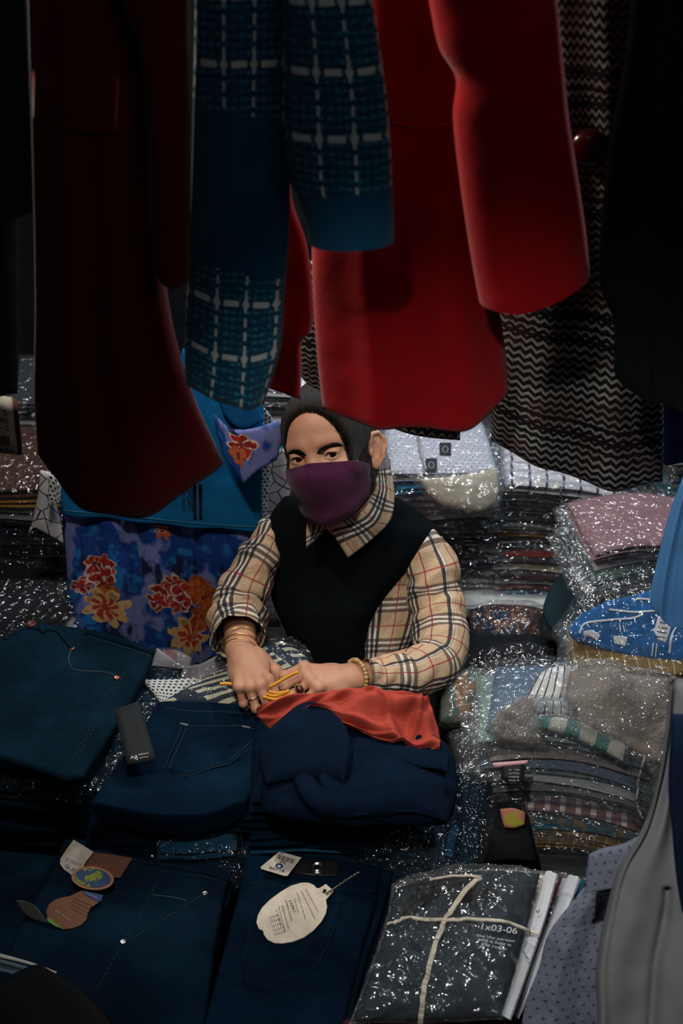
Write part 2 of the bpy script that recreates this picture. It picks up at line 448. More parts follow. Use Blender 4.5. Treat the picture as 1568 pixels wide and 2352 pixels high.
# ================================================================== the seller
class Field:
    def __init__(s, lo, hi, h):
        s.lo = np.array(lo, float); s.h = h
        s.n = np.ceil((np.array(hi)-s.lo)/h).astype(int)+1
        s.f = np.full(s.n, .05, np.float32)
    def _sl(s, c, r):
        a = np.clip(np.floor((c-r-s.lo)/s.h).astype(int), 0, s.n); b = np.clip(np.ceil((c+r-s.lo)/s.h).astype(int)+1, 0, s.n)
        if (b <= a).any(): return None, None
        ax = [s.lo[i]+s.h*np.arange(a[i], b[i], dtype=np.float32) for i in range(3)]
        return (slice(a[0], b[0]), slice(a[1], b[1]), slice(a[2], b[2])), np.stack(np.meshgrid(*ax, indexing='ij'), -1)
    def _mix(s, sl, d, k, sub):
        a = s.f[sl]
        if sub: d = -d; h = np.clip(k-np.abs(a-d), 0, None)/k; s.f[sl] = np.maximum(a, d)+h*h*k*.25
        else: h = np.clip(k-np.abs(a-d), 0, None)/k; s.f[sl] = np.minimum(a, d)-h*h*k*.25
    def ell(s, c, r, k=.01, rot=None, sub=False):
        c = np.array(c, float); r = np.array(r, float)
        sl, P = s._sl(c, r.max()+k+.03)
        if sl is None: return
        q = P-c
        if rot is not None: q = q @ np.array(rot)
        k0 = np.linalg.norm(q/r, axis=-1); k1 = np.linalg.norm(q/(r*r), axis=-1)
        s._mix(sl, (k0*(k0-1)/np.maximum(k1, 1e-6)).astype(np.float32), k, sub)
    def cap(s, a, b, ra, rb, k=.008, sub=False, flat=None, fk=1.0):
        a = np.array(a, float); b = np.array(b, float)
        c = (a+b)/2; sl, P = s._sl(c, np.linalg.norm(b-a)/2+max(ra, rb)+k+.02)
        if sl is None: return
        ab = b-a; t = np.clip(((P-a) @ ab)/(ab @ ab), 0, 1); q = P-a-t[..., None]*ab
        if flat is not None:     # flatten the section along a direction
            fl = np.array(flat); fl = fl/np.linalg.norm(fl); q = q+(q @ fl)[..., None]*fl*(fk-1)
        s._mix(sl, (np.linalg.norm(q, axis=-1)-(ra+(rb-ra)*t)).astype(np.float32), k, sub)
    def at(s, P):
        q = (np.asarray(P, float)-s.lo)/s.h; i = np.clip(np.floor(q).astype(int), 0, s.n-2); f = np.clip(q-i, 0, 1)
        r = 0
        for dx in (0, 1):
            for dy in (0, 1):
                for dz in (0, 1):
                    wgt = (f[..., 0] if dx else 1-f[..., 0])*(f[..., 1] if dy else 1-f[..., 1])*(f[..., 2] if dz else 1-f[..., 2])
                    r = r+wgt*s.f[i[..., 0]+dx, i[..., 1]+dy, i[..., 2]+dz]
        return r
    def mesh(s):
        import openvdb as vdb
        g = vdb.FloatGrid(.05); g.copyFromArray(np.ascontiguousarray(s.f)); g.transform = vdb.createLinearTransform(s.h)
        p, q = g.convertToQuads(0.0)
        return np.array(p)+s.lo, np.array(q)[:, ::-1]

pskin = NT('seller skin')
_o = pskin.obj(); _n = pskin.noise(_o, 30, 4); _n2 = pskin.noise(_o, 400, 2)
SKIN = pskin.pbr(pskin.mix(pskin.ramp(_n, .35, .7), (.50, .265, .165), (.43, .20, .12)), .52, .35,
                 pskin.bump(pskin.add(_n2, pskin.mul(_n, 3)), .25, .0012), sub=.12)
def plaid_mat(name='checked shirt cotton', per=.078):
    t = NT(name); uvv, u, v = t.uv()
    dis = t.noise(uvv, 30, 2)
    u = t.add(t.m('DIVIDE', u, per), t.mul(t.sub(dis, .5), .04)); v = t.add(t.m('DIVIDE', v, per), .3)
    fu = t.fr(t.add(u, 100.0)); fv = t.fr(t.add(v, 100.0))
    def bands(f):
        b = t.mx(t.band(f, .20, .040), t.mx(t.band(f, .34, .040), t.band(f, .48, .040)))
        wt = t.mx(t.band(f, .27, .030), t.band(f, .41, .030))
        rd = t.band(f, .86, .016)
        return b, wt, rd
    bu, wu, ru = bands(fu); bv, wv, rv = bands(fv)
    tan = (.46, .325, .205)
    c = t.mix(t.mul(t.m('MINIMUM', t.add(wu, wv), 1.0), .65), tan, (.62, .60, .55))
    k = t.m('MINIMUM', t.add(t.mul(bu, .90), t.mul(bv, .72)), .98)
    c = t.mix(k, c, (.012, .014, .022))
    r = t.m('MINIMUM', t.add(t.mul(ru, .85), t.mul(rv, .75)), 1.0)
    c = t.mix(r, c, (.26, .018, .035))
    wv_ = t.noise(t.obj(), 1200, 1); wr = t.noise(t.scl(t.obj(), (1, 1, .5)), 38, 3, .55, .6)
    return t.pbr(c, .85, .2, t.bump(t.add(t.mul(wv_, .12), t.mul(wr, 3)), .55, .004))
PLAID = plaid_mat()
VEST = cloth('black knit vest wool', (.003, .0045, .006), .95, 700, .3, .3)
HAIRM = NT('dark hair'); _u = HAIRM.obj()
_h = HAIRM.noise(HAIRM.scl(_u, (260, 60, 260)), 1, 3)
HAIRM = HAIRM.pbr(HAIRM.mix(_h, (.004, .003, .0025), (.016, .010, .007)), .55, .35, HAIRM.bump(_h, .6, .002))
MASKM = cloth('plum face mask cotton', (.050, .010, .034), .92, 1100, .2, .25, sheen=.1)
GOLD = plain('worn gold', (.75, .48, .18), .28, .5, 1)
BLACKTHREAD = plain('black elastic', (.01, .01, .012), .8, .2)

def build_person():
    root = thing('person', 'seated woman in plum face mask, black vest and beige checked shirt, tying goods',
                 'person', W(775, 1560, 1.99)*np.array([1, 1, 0]))
    # ---- head frame
    hc = D(760, 1040, 2.335); B = -ray(757, 1058); B /= np.linalg.norm(B)
    r0 = np.cross(cU, B); r0 /= np.linalg.norm(r0); u0 = np.cross(B, r0)
    M0 = Matrix(((r0[0], u0[0], B[0]), (r0[1], u0[1], B[1]), (r0[2], u0[2], B[2])))
    Rl = Matrix.Rotation(math.radians(8.5), 3, 'Z') @ Matrix.Rotation(math.radians(-23), 3, 'Y') @ Matrix.Rotation(math.radians(2), 3, 'X')
    M = np.array(M0 @ Rl)
    L2W = lambda P: np.asarray(P) @ M.T + hc
    W2L = lambda P: (np.asarray(P)-hc) @ M
    # ---- head field (local frame)
    F = Field((-.105, -.20, -.14), (.105, .15, .13), .0017)
    F.ell((0, .038, -.014), (.073, .088, .094), .01)
    F.ell((0, -.018, .020), (.061, .085, .064), .03)
    F.ell((0, .050, .028), (.060, .052, .056), .03)
    F.ell((0, -.068, .024), (.047, .046, .052), .03)
    F.ell((0, -.100, .058), (.020, .017, .020), .025)
    for sx in (-1, 1):
        F.ell((sx*.039, -.028, .048), (.024, .024, .024), .02)
        F.cap((sx*.012, .020, .078), (sx*.044, .021, .064), .008, .007, .016)
        F.cap((sx*.046, -.06, .0), (sx*.03, -.09, .045), .02, .016, .02)
    H0 = F.f.copy()
    for sx in (-1, 1): F.ell((sx*.0315, -.001, .0855), (.0165, .0105, .0125), .014, sub=True)
    F.cap((0, .010, .078), (0, -.030, .0925), .0065, .009, .014)
    F.ell((0, -.036, .0925), (.010, .009, .010), .010)
    for sx in (-1, 1): F.ell((sx*.0105, -.038, .084), (.0070, .007, .009), .008)
    F.cap((-.014, -.066, .079), (.014, -.066, .079), .005, .005, .006)       # lips
    F.cap((-.011, -.075, .078), (.011, -.075, .078), .005, .005, .006)
    # lids around the eyes
    for sx in (-1, 1):
        e = np.array((sx*.0315, -.001, .0645))
        F.ell(e, (.0142, .0138, .0142), .004)
        F.ell(e+np.array((0, -.0008, .0145)), (.0118, .0041, .0085), .0015, sub=True)
        F.cap(e+np.array((-sx*.010, .0065, .0095)), e+np.array((sx*.010, .006, .007)), .0024, .0020, .008)
    # ears
    for sx in (-1, 1):
        o = np.array((sx*.0735, -.006, -.012))
        a = -math.radians(30)*sx
        R3 = np.array(Matrix.Rotation(a, 3, 'Y'))
        ff = lambda x, y, z: o+R3 @ np.array((x*sx, y, z))
        F.ell(ff(.004, .002, -.004), (.0048, .030, .0175), .005, rot=R3)
        F.ell(ff(.004, -.024, .002), (.0042, .011, .0085), .005, rot=R3)
        rim = [(.004, -.004, .010), (.005, .014, .011), (.007, .027, .003), (.008, .028, -.010), (.009, .017, -.019), (.009, .0, -.020), (.007, -.016, -.013), (.005, -.028, -.002)]
        for p, q in zip(rim[:-1], rim[1:]): F.cap(ff(*p), ff(*q), .0034, .0034, .003)
        F.ell(ff(.010, .001, .0), (.0052, .014, .0085), .004, rot=R3, sub=True)
        F.cap(ff(.007, .012, -.008), ff(.007, -.010, -.009), .0026, .0026, .003)
        F.cap(ff(.005, -.002, .009), ff(.005, -.008, .009), .0035, .003, .003)
    nb = W2L(D(800, 1225, 2.47))
    F.cap((0, -.055, -.028), nb, .048, .056, .03)
    hp, hq = F.mesh()
    hp = L2W(hp)
    # ---- trunk, arms (coarse, mostly under cloth)
    S_R = D(645, 1235, 2.53); E_R = D(548, 1405, 2.46); W_R = D(553, 1492, 2.31)
    S_L = D(960, 1290, 2.50); E_L = D(1015, 1510, 2.41); W_L = D(806, 1556, 2.30)
    T = Field((-.36, 1.70, .36), (.32, 2.26, 1.16), .005)
    chest = D(785, 1290, 2.54); waist = D(770, 1500, 2.66); pelvis = np.array((-.01, 2.06, .52))
    T.ell(chest, (.115, .070, .11), .05); T.ell(waist, (.085, .05, .10), .05); T.ell(pelvis, (.15, .11, .11), .06)
    T.cap(S_R, D(800, 1225, 2.53), .028, .040, .03); T.cap(S_L, D(800, 1225, 2.53), .028, .040, .03)
    T.cap(D(800, 1225, 2.50), chest, .05, .08, .05)
    T.cap(S_R, E_R, .028, .030, .02); T.cap(S_L, E_L, .030, .030, .02)
    T.cap(E_R, W_R, .030, .021, .015); T.cap(E_L, W_L, .030, .021, .015)
    tp, tq = T.mesh()
    # ---- hands
    def fingers(Fh, Wr, hdir, nrm, sx, curls, spread, thumb, elbow, scale=1.0):
        h = hdir/np.linalg.norm(hdir); n = nrm-h*(nrm @ h); n /= np.linalg.norm(n); s = np.cross(h, n)*sx    # s points to the thumb side
        k = scale
        P = lambda a, b, c: Wr+(h*a+s*b+n*c)*k
        Fh.cap(elbow+(Wr-elbow)*.35, Wr, .031, .0245, .01, flat=n, fk=1.22)
        Fh.cap(Wr, P(.022, 0, 0), .0245, .026, .012, flat=n, fk=1.4)
        Fh.ell(P(.050, .002, -.004), (.040*k, .036*k, .0155*k), .014, rot=np.stack([h, s, n], 1))
        Fh.ell(P(.030, .026, -.012), (.026*k, .015*k, .014*k), .012, rot=np.stack([h, s, n], 1))
        Fh.ell(P(.040, -.025, -.010), (.030*k, .012*k, .013*k), .012, rot=np.stack([h, s, n], 1))
        mcp = [(.086, .0285), (.090, .0095), (.086, -.0095), (.077, -.0265)]
        ln = [(.040, .025, .021), (.044, .028, .022), (.041, .026, .022), (.032, .020, .019)]
        rad = [.0092, .0094, .0088, .0078]; out = []
        for i in range(4):
            p = P(mcp[i][0], mcp[i][1], .003)
            Fh.cap(P(.030, mcp[i][1]*.45, .006), p, .006*k, .0088*k, .010)
            Fh.ell(p+n*.0015, (.0100*k,)*3, .006)
            d = h*math.cos(spread[i])+s*math.sin(spread[i]); ang = 0; js = [p]
            for j in range(3):
                ang += curls[i][j]
                dd = d*math.cos(ang)-n*math.sin(ang); q = js[-1]+dd*ln[i][j]*k
                Fh.cap(js[-1], q, rad[i]*(1-.07*j)*k, rad[i]*(.92-.09*j)*k, .0035)
                if j: Fh.ell(js[-1]+n*.001, (rad[i]*1.06*k,)*3, .003)
                js.append(q)
            out.append(js)
        t0 = P(.022, .026, -.008); dirs = thumb; js = [t0]
        for j, (L, r1, r2) in enumerate(((.043, .0135, .0108), (.031, .0108, .0095), (.025, .0095, .0072))):
            dd = h*dirs[j][0]+s*dirs[j][1]+n*dirs[j][2]; dd /= np.linalg.norm(dd); q = js[-1]+dd*L*k
            Fh.cap(js[-1], q, r1*k, r2*k, .006); js.append(q)
        out.append(js)
        return out, (h, s, n)
    r = math.radians
    # her right hand (left in the picture): hangs down from the wrist, pinching the cord
    Hr = Field(W_R-np.array((.11, .14, .15)), W_R+np.array((.13, .15, .09)), .0016)
    hdR = D(582, 1572, 2.262)-W_R
    jr, fr_ = fingers(Hr, W_R, hdR, -ray(560, 1530)+cR*-.15+cU*.25, -1,
                      [(r(30), r(42), r(28)), (r(38), r(48), r(30)), (r(44), r(55), r(32)), (r(48), r(58), r(34))],
                      (r(6), r(1), r(-4), r(-9)), ((.75, .45, -.45), (.85, .10, -.55), (.85, -.15, -.6)), E_R, .93)
    # her left hand (right in the picture): lies on the orange cloth, fingers curled over the cord
    Hl = Field(W_L-np.array((.22, .13, .11)), W_L+np.array((.11, .15, .09)), .0016)
    hdL = D(700, 1560, 2.262)-W_L
    jl, fl_ = fingers(Hl, W_L, hdL, -ray(740, 1550)*.75+cU*.75+cR*-.1, 1,
                      [(r(38), r(52), r(28)), (r(42), r(55), r(32)), (r(46), r(56), r(34)), (r(48), r(58), r(34))],
                      (r(7), r(2), r(-4), r(-10)), ((.85, .45, -.35), (.95, .2, -.3), (.95, .0, -.3)), E_L, .93)
    rp, rq = Hr.mesh(); lp, lq = Hl.mesh()
    vs = []; fs = []; off = 0
    for p, q in ((hp, hq), (tp, tq), (rp, rq), (lp, lq)):
        vs.append(p); fs.append(q+off); off += len(p)
    body = link('body', mesh('body', np.concatenate(vs), np.concatenate(fs)), SKIN); child(body, root)
    bt = bvh(body)
    # ---- eyes
    for sx in (-1, 1):
        e = np.array((sx*.0315, -.001, .0640))
        bm = bmesh.new(); bmesh.ops.create_uvsphere(bm, u_segments=24, v_segments=16, radius=.0128)
        me = bpy.data.meshes.new('eyeball'); bm.to_mesh(me); bm.free()
        for v in me.vertices: v.co = Vector(L2W(np.array(v.co)+e))
        eb = link('eyeball', me, plain('eye white', (.52, .47, .43), .25, .5)); child(eb, root)
        g = np.array((.30 if sx > 0 else .30, .03, .95)); g /= np.linalg.norm(g)
        X = np.cross((0, 1, 0), g); X /= np.linalg.norm(X); Y = np.cross(g, X)
        for nm, rr, lift, mt in (('iris', .0060, .0132, plain('brown iris', (.018, .009, .005), .15, .6)), ('pupil', .0026, .0134, plain('pupil', (.002, .002, .002), .1, .6))):
            P = [e+g*lift]; 
            for ring in (.5, 1):
                for kx in range(20):
                    a = kx*math.pi/10; q = (X*math.cos(a)+Y*math.sin(a))*rr*ring; P.append(e+g*math.sqrt(lift**2-(rr*ring)**2)+q)
            fcs = [[0, 1+k, 1+(k+1) % 20] for k in range(20)]+[[1+k, 21+k, 21+(k+1) % 20, 1+(k+1) % 20] for k in range(20)]
            o = link(nm, mesh(nm, L2W(np.array(P)), fcs), mt); o.parent = eb; o.matrix_parent_inverse = Matrix.Identity(4)
        # upper lash line
        pts = []
        for tt in np.linspace(-1, 1, 11):
            x = tt*.0125; y = .0043*math.sqrt(max(0, 1-tt*tt*.96))+.0002; z = math.sqrt(max(1e-6, .0148**2-x*x-y*y))
            pts.append(L2W(e+np.array((x, y-.0006, z+.0006))))
        la = link('eyelash', tube_mesh('eyelash', [pts], [.0003, .0007, .001, .0011, .0012, .0012, .0012, .0011, .001, .0008, .0004], 5), BLACKTHREAD); child(la, root)
    # ---- eyebrows
    BROW = plain('brow hair', (.030, .020, .020), .85, .1)
    patch('eyebrow', BROW, [(661, 1043), (664, 1036), (674, 1032), (688, 1033), (700, 1040), (704, 1046), (694, 1043), (680, 1040), (668, 1041)], [bt], root, .0002, .0008)
    patch('eyebrow', BROW, [(727, 1040), (733, 1031), (746, 1023), (764, 1016), (776, 1016), (787, 1022), (776, 1022), (762, 1024), (746, 1032), (734, 1042)], [bt], root, .0002, .0008)
    # ---- hair
    Hf = Field(F.lo, F.lo+F.h*(F.n-1), F.h); Hf.n = F.n; _gz = (F.lo[2]+F.h*np.arange(F.n[2]))[None, None, :]; Hf.f = (H0-np.clip(.0055-(_gz+.02)*.075, .0003, .0055)).astype(np.float32)
    Hf.ell((0, -.03, -.050), (.062, .055, .055), .02)
    Hf.ell((.003, -.014, .105), (.0660, .095, .072), .003, sub=True)
    Hf.ell((-.003, .040, .118), (.024, .044, .046), .012, sub=True)
    Hf.ell((0, -.07, .08), (.09, .085, .075), .01, sub=True)
    for sx in (-1, 1): Hf.ell((sx*.084, -.012, -.012), (.018, .034, .022), .006, sub=True)
    Hf.ell((.01, .060, -.105), (.036, .034, .030), .008)
    gx, gy, gz = np.meshgrid(*[Hf.lo[i]+Hf.h*np.arange(Hf.n[i]) for i in range(3)], indexing='ij')
    ang = np.arctan2(gx, gy+.0)
    vp, vq = Hf.mesh()
    hair = link('hair', mesh('hair', L2W(vp), vq), HAIRM); child(hair, root)
    # fine loose strands drawn back from the hairline, and wisps behind the ear
    paths = []; hr = random.Random(3)
    F0f = Field(F.lo, F.lo+F.h*(F.n-1), F.h); F0f.n = F.n; F0f.f = H0
    FH = Field(F.lo, F.lo+F.h*(F.n-1), F.h); FH.n = F.n; FH.f = (H0-np.clip(.0055-(_gz+.02)*.075, .0003, .0055)).astype(np.float32)
    for i in range(2600):
        a = hr.uniform(-1.75, 1.75); 
        ss = np.linspace(.3, .995, 60); E = np.stack([.003+.066*math.sin(a)*ss, -.014+.095*math.cos(a)*ss, .105-.072*np.sqrt(1-ss**2)], -1)
        p0 = E[np.argmin(np.abs(F0f.at(E)))]; p0 = p0+np.array((-math.sin(a), -math.cos(a), 0))*hr.uniform(-.004, .0035)
        p1 = np.array((math.sin(a*.8)*.085, .05+math.cos(a)*.095, -.02)); p2 = np.array((hr.uniform(-.02, .03), .07, -.115))
        pp = []
        for tt in np.linspace(0, 1, 10):
            q = p0*(1-tt)**2+2*p1*tt*(1-tt)+p2*tt*tt; d = q-np.array((0, .03, -.015)); d /= np.linalg.norm(d)
            for _ in range(5): q = q-d*(min(FH.at(q), F0f.at(q)-.0006)-.0002)
            pp.append(L2W(q+d*hr.uniform(0, .0012)))
        paths.append(pp)
    for i in range(14):
        x0 = 862+hr.uniform(-14, 22); y0 = 1045+hr.uniform(-25, 30)
        paths.append([D(x, y, 2.36) for x, y in curve_pts([(x0-18, y0), (x0+hr.uniform(0, 25), y0+35), (x0+hr.uniform(-10, 30), y0+80)], 9)])
    o = link('hair_strands', tube_mesh('hair_strands', paths, .00028, 3), HAIRM); child(o, root); o['kind'] = 'stuff'
    # ---- mask
    nu, nv = 56, 34; V = []; UVm = []
    for j in range(nv+1):
        s_ = j/nv
        for i in range(nu+1):
            t_ = -1+2*i/nu; a = abs(t_)
            yt = -.0105-.018*a**1.7; yb = -.109+.040*a**1.5
            y = yt+(yb-yt)*s_
            zc = cr(np.array([[.0925], [.1100], [.1090], [.101], [.087], [.056]]), np.array([s_]))[0, 0]
            ze = .000+.012*math.sin(s_*math.pi)
            x = .0695*math.sin(t_*math.pi/2)*(1-.30*s_**2.2*(1-a*.5)) 
            z = ze+(zc-ze)*(math.cos(t_*math.pi/2)**.85 if a < 1 else 0)
            z += .0012*math.exp(-(t_/.02)**2)
            V.append((x, y, z))
    V = np.array(V)
    for _ in range(6):     # keep it outside the face
        d = F.at(V); g = np.stack([F.at(V+np.array(e_))-d for e_ in ((.002, 0, 0), (0, .002, 0), (0, 0, .002))], -1)
        g /= np.maximum(np.linalg.norm(g, axis=-1, keepdims=True), 1e-6)
        V += g*np.clip(.0028-d, 0, .004)[:, None]
    for it in range(5):
        Vg = V.reshape(nv+1, nu+1, 3)
        for _ in range(6): Vg[1:-1, 1:-1] = (Vg[:-2, 1:-1]+Vg[2:, 1:-1]+Vg[1:-1, :-2]+Vg[1:-1, 2:])/4; Vg[-1, 1:-1] = (Vg[-1, :-2]+Vg[-1, 2:])/4+Vg[-1, 1:-1]/2; Vg[1:-1, [0, -1]] = (Vg[:-2, [0, -1]]+Vg[2:, [0, -1]])/4+Vg[1:-1, [0, -1]]/2
        V = Vg.reshape(-1, 3)
        for _ in range(3):
            d = F.at(V); g = np.stack([F.at(V+np.array(e_))-d for e_ in ((.003, 0, 0), (0, .003, 0), (0, 0, .003))], -1)
            g /= np.maximum(np.linalg.norm(g, axis=-1, keepdims=True), 1e-6); V = V+g*np.clip(.0022-d, 0, .003)[:, None]
    Vg = V.reshape(nv+1, nu+1, 3); mid = nu//2
    Vg[:, mid] += (Vg[:, mid]-Vg[:, [mid-4, mid+4]].mean(1))*.3
    idx = np.arange(len(V)).reshape(nv+1, nu+1)
    q = np.stack([idx[:-1, :-1], idx[1:, :-1], idx[1:, 1:], idx[:-1, 1:]], -1).reshape(-1, 4)
    mo = link('face_mask', mesh('face_mask', L2W(V), q), MASKM); child(mo, root)
    sm = mo.modifiers.new('t', 'SOLIDIFY'); sm.thickness = .0016; sm.offset = 0
    mo['label'] = 'plum cotton face mask with a centre seam'
    for sx in (-1, 1):
        t_ = L2W(V[idx[4, nu if sx > 0 else 0]]); b_ = L2W(V[idx[-6, nu if sx > 0 else 0]])
        m1 = L2W(np.array((sx*.078, .024, -.024))); m2 = L2W(np.array((sx*.082, .0, -.036))); m3 = L2W(np.array((sx*.078, -.032, -.026)))
        P = curve_pts([t_, L2W(np.array((sx*.0755, .006, -.004))), m1, m2, m3, L2W(np.array((sx*.072, -.045, -.008))), b_], 40)
        o = link('ear_loop', tube_mesh('ear_loop', [P], .0011, 6), BLACKTHREAD); child(o, root)
    # ---- shirt trunk and vest
    tp_ = Plane(D(780, 1300, 2.47), (0, -.93, .30))
    sh = sheet('shirt_body', PLAID, [[(690, 1185), (780, 1190), (920, 1180)], [(640, 1232), (790, 1230), (1000, 1240)], [(625, 1330), (790, 1330), (985, 1330)],
               [(645, 1430), (790, 1430), (965, 1430)], [(680, 1510), (800, 1510), (930, 1510)], [(690, 1600), (790, 1600), (900, 1600)]], tp_, root, 70, 80, .10, .028, .006, 20, 3, 2.4, 14)
    vg = [[(650, 1150, -.03), (700, 1158, 0), (782, 1180, .0), (850, 1162, 0), (912, 1150, -.03)],
          [(620, 1190, -.02), (700, 1200, .005), (790, 1215, .01), (905, 1205, .005), (1000, 1212, -.02)],
          [(612, 1245, -.005), (700, 1255, .01), (790, 1260, .015), (900, 1260, .012), (1012, 1240, -.01)],
          [(614, 1310), (700, 1320, .015), (780, 1325, .02), (870, 1310, .015), (945, 1302)],
          [(625, 1380), (700, 1390, .015), (770, 1395, .02), (830, 1390, .015), (882, 1375)],
          [(650, 1440), (710, 1450, .01), (765, 1455, .012), (810, 1450, .01), (853, 1435)],
          [(676, 1500), (715, 1505), (762, 1510), (805, 1505), (849, 1500)],
          [(688, 1600, -.01), (720, 1600, -.01), (765, 1600, -.01), (805, 1600, -.01), (850, 1600, -.01)]]
    vest = sheet('vest', VEST, vg, tp_, root, 64, 80, .09, .045, .007, 11, 5, 2.6, 30)
    # ---- sleeves
    def sleeve(name, spine, rad, wr, seed, nv=130, nu=56, uvo=(0, 0), ends=True, squash=.9):
        S = cr(np.array([D(*p) for p in spine]), np.linspace(0, 1, nv+1)); R = cr(np.array(rad)[:, None], np.linspace(0, 1, nv+1))[:, 0]
        V = []; UV = []; up = None; L = 0
        for j in range(nv+1):
            t = S[min(j+1, nv)]-S[max(j-1, 0)]; t /= np.linalg.norm(t)
            if up is None: up = np.cross(t, (0, 1, .2)); up /= np.linalg.norm(up)
            up = up-t*(up @ t); up /= np.linalg.norm(up); sd = np.cross(t, up)
            if j: L += np.linalg.norm(S[j]-S[j-1])
            for i in range(nu+1):
                a = 2*math.pi*i/nu
                w_ = wr*(math.sin(L*95+2.2*math.sin(a+seed)+seed)*.55+math.sin(L*190+3*math.sin(2*a+1.7)+seed*2)*.3)
                w_ *= .35+.65*abs(math.sin(j/nv*math.pi*1.5+seed*.3))
                rr = R[j]+w_
                V.append(S[j]+(up*math.cos(a)+sd*math.sin(a)*squash)*rr); UV.append((a*R.mean()+uvo[0], L+uvo[1]))
        V = np.array(V); V += vnoise(V, 24, seed)[:, None]*.004*np.array([[.4, 1, 1]])
        idx = np.arange(len(V)).reshape(nv+1, nu+1)
        q = np.stack([idx[:-1, :-1], idx[:-1, 1:], idx[1:, 1:], idx[1:, :-1]], -1).reshape(-1, 4)
        o = link(name, mesh(name, V, q, np.array(UV)), PLAID); child(o, root)
        sm = o.modifiers.new('t', 'SOLIDIFY'); sm.thickness = .0015; sm.offset = 1
        return o
    s1 = sleeve('sleeve', [(690, 1200, 2.56), (640, 1222, 2.50), (580, 1315, 2.44), (552, 1378, 2.425), (545, 1425, 2.40), (546, 1462, 2.35)], [.030, .038, .045, .052, .056, .047], .0072, 1.0)
    s2 = sleeve('sleeve', [(935, 1215, 2.51), (982, 1285, 2.465), (1000, 1370, 2.455), (1010, 1450, 2.43), (1003, 1515, 2.395), (955, 1545, 2.35), (890, 1553, 2.325), (834, 1554, 2.305)],
                [.036, .050, .052, .054, .052, .043, .036, .031], .0060, 2.3, uvo=(.03, .02))
    s1['label'] = 'checked shirt sleeve pushed up to the elbow'; s2['label'] = 'checked shirt sleeve down to the wrist'
    # ---- collar
    cp = Plane(D(800, 1200, 2.365), (.05, -.86, .50))
    sheet('collar', PLAID, [[(866, 1078, -.05), (886, 1075, -.05), (902, 1070, -.05)], [(862, 1122, -.02), (886, 1130, -.015), (909, 1140, -.03)],
                            [(838, 1166, 0), (866, 1190, .0), (896, 1196, -.01)], [(800, 1190, .012), (832, 1218, .008), (852, 1240, -.0)], [(752, 1202, .014), (774, 1242, .01), (799, 1281, .0)]],
          cp, root, 24, 40, .0025, .002, .003, 30, 4, 8, 8, uvs=1.25)
    sheet('collar', PLAID, [[(700, 1150, -.02), (712, 1155, -.01), (724, 1160, -.01)], [(705, 1180, 0), (722, 1188, .004), (738, 1192, .006)], [(703, 1220, .004), (725, 1212, .008), (753, 1206, .010)], [(703, 1260, .0), (712, 1252, .002), (720, 1245, .004)]],
          cp, root, 20, 30, .0025, .002, .003, 30, 6, 8, 8, uvs=1.25)
    # ---- jewellery
    def ring_at(c, ax, rr, sec, mat, name, flat=1.0, wob=0.0, side=None):
        ax = ax/np.linalg.norm(ax); u = np.cross(ax, (0, 0, 1) if side is None else side); u /= np.linalg.norm(u); v = np.cross(ax, u)
        P = [c+u*math.cos(a)*rr+v*math.sin(a)*rr*flat+ax*wob*math.sin(2*a) for a in np.linspace(0, 2*math.pi, 40, endpoint=False)]
        o = link(name, tube_mesh(name, [P], sec, 6, True), mat); child(o, root); return o, P
    axR = W_R-E_R; axr = axR/np.linalg.norm(axR)
    ring_at(W_R-axr*.030, axR+np.array((.02, 0, .03)), .0295, .0009, GOLD, 'bracelet', .92)[0]['label'] = 'thin gold bangle'
    ring_at(W_R-axr*.012, axR+np.array((-.02, 0, -.02)), .0290, .0013, GOLD, 'bracelet', .92)
    # chain links
    o, P = ring_at(W_R+axr*.002, axR+np.array((-.03, .0, -.05)), .0285, .0008, GOLD, 'chain', .95)
    axL = W_L-E_L; axl = axL/np.linalg.norm(axL); cB = W_L-axl*.012
    u = np.cross(axl, (0, 0, 1)); u /= np.linalg.norm(u); v = np.cross(axl, u)
    bm = bmesh.new(); NB = 26
    for i in range(NB):
        a = 2*math.pi*i/NB; c = cB+u*math.cos(a)*.0285+v*math.sin(a)*.0285
        bmesh.ops.create_icosphere(bm, subdivisions=2, radius=.0040 if i % 3 else .0046, matrix=Matrix.Translation(c))
    me = bpy.data.meshes.new('bead_bracelet'); bm.to_mesh(me); bm.free()
    t = NT('amber beads'); o = link('bead_bracelet', me, t.pbr(t.mix(t.noise(t.obj(), 90, 1), (.30, .13, .03), (.55, .38, .17)), .18, .6)); child(o, root); o['label'] = 'bracelet of amber and gold beads'
    # rings
    j = jl[2]; c = (j[0]*.45+j[1]*.55); ring_at(c, j[1]-j[0], .0100, .0016, plain('ring gold dark', (.35, .22, .10), .3, .5, 1), 'finger_ring')
    ax_ = Vector(j[1]-j[0]).normalized(); vd = Vector(-ray(680, 1576)).normalized(); vd = (vd-ax_*vd.dot(ax_)).normalized(); hl = (Vector(c)+vd*.0095, vd)
    n = hl[1]; bm = bmesh.new(); bmesh.ops.create_uvsphere(bm, u_segments=20, v_segments=12, radius=1)
    t1 = Vector(j[1]-j[0]).normalized(); t2 = n.cross(t1).normalized(); t1 = t2.cross(n)
    for vx in bm.verts: x = vx.co.copy(); vx.co = hl[0]+n*(.002)+t2*x.x*.0085+t1*x.y*.0065+n*x.z*.005
    me = bpy.data.meshes.new('ring_stone'); bm.to_mesh(me); bm.free(); child(link('ring_stone', me, plain('dark red stone', (.05, .012, .01), .08, .7)), root)
    bm = bmesh.new()
    for i in range(18):
        a = i*math.pi/9; bmesh.ops.create_icosphere(bm, subdivisions=1, radius=.0013, matrix=Matrix.Translation(hl[0]+n*.0015+t2*math.cos(a)*.0092+t1*math.sin(a)*.0072))
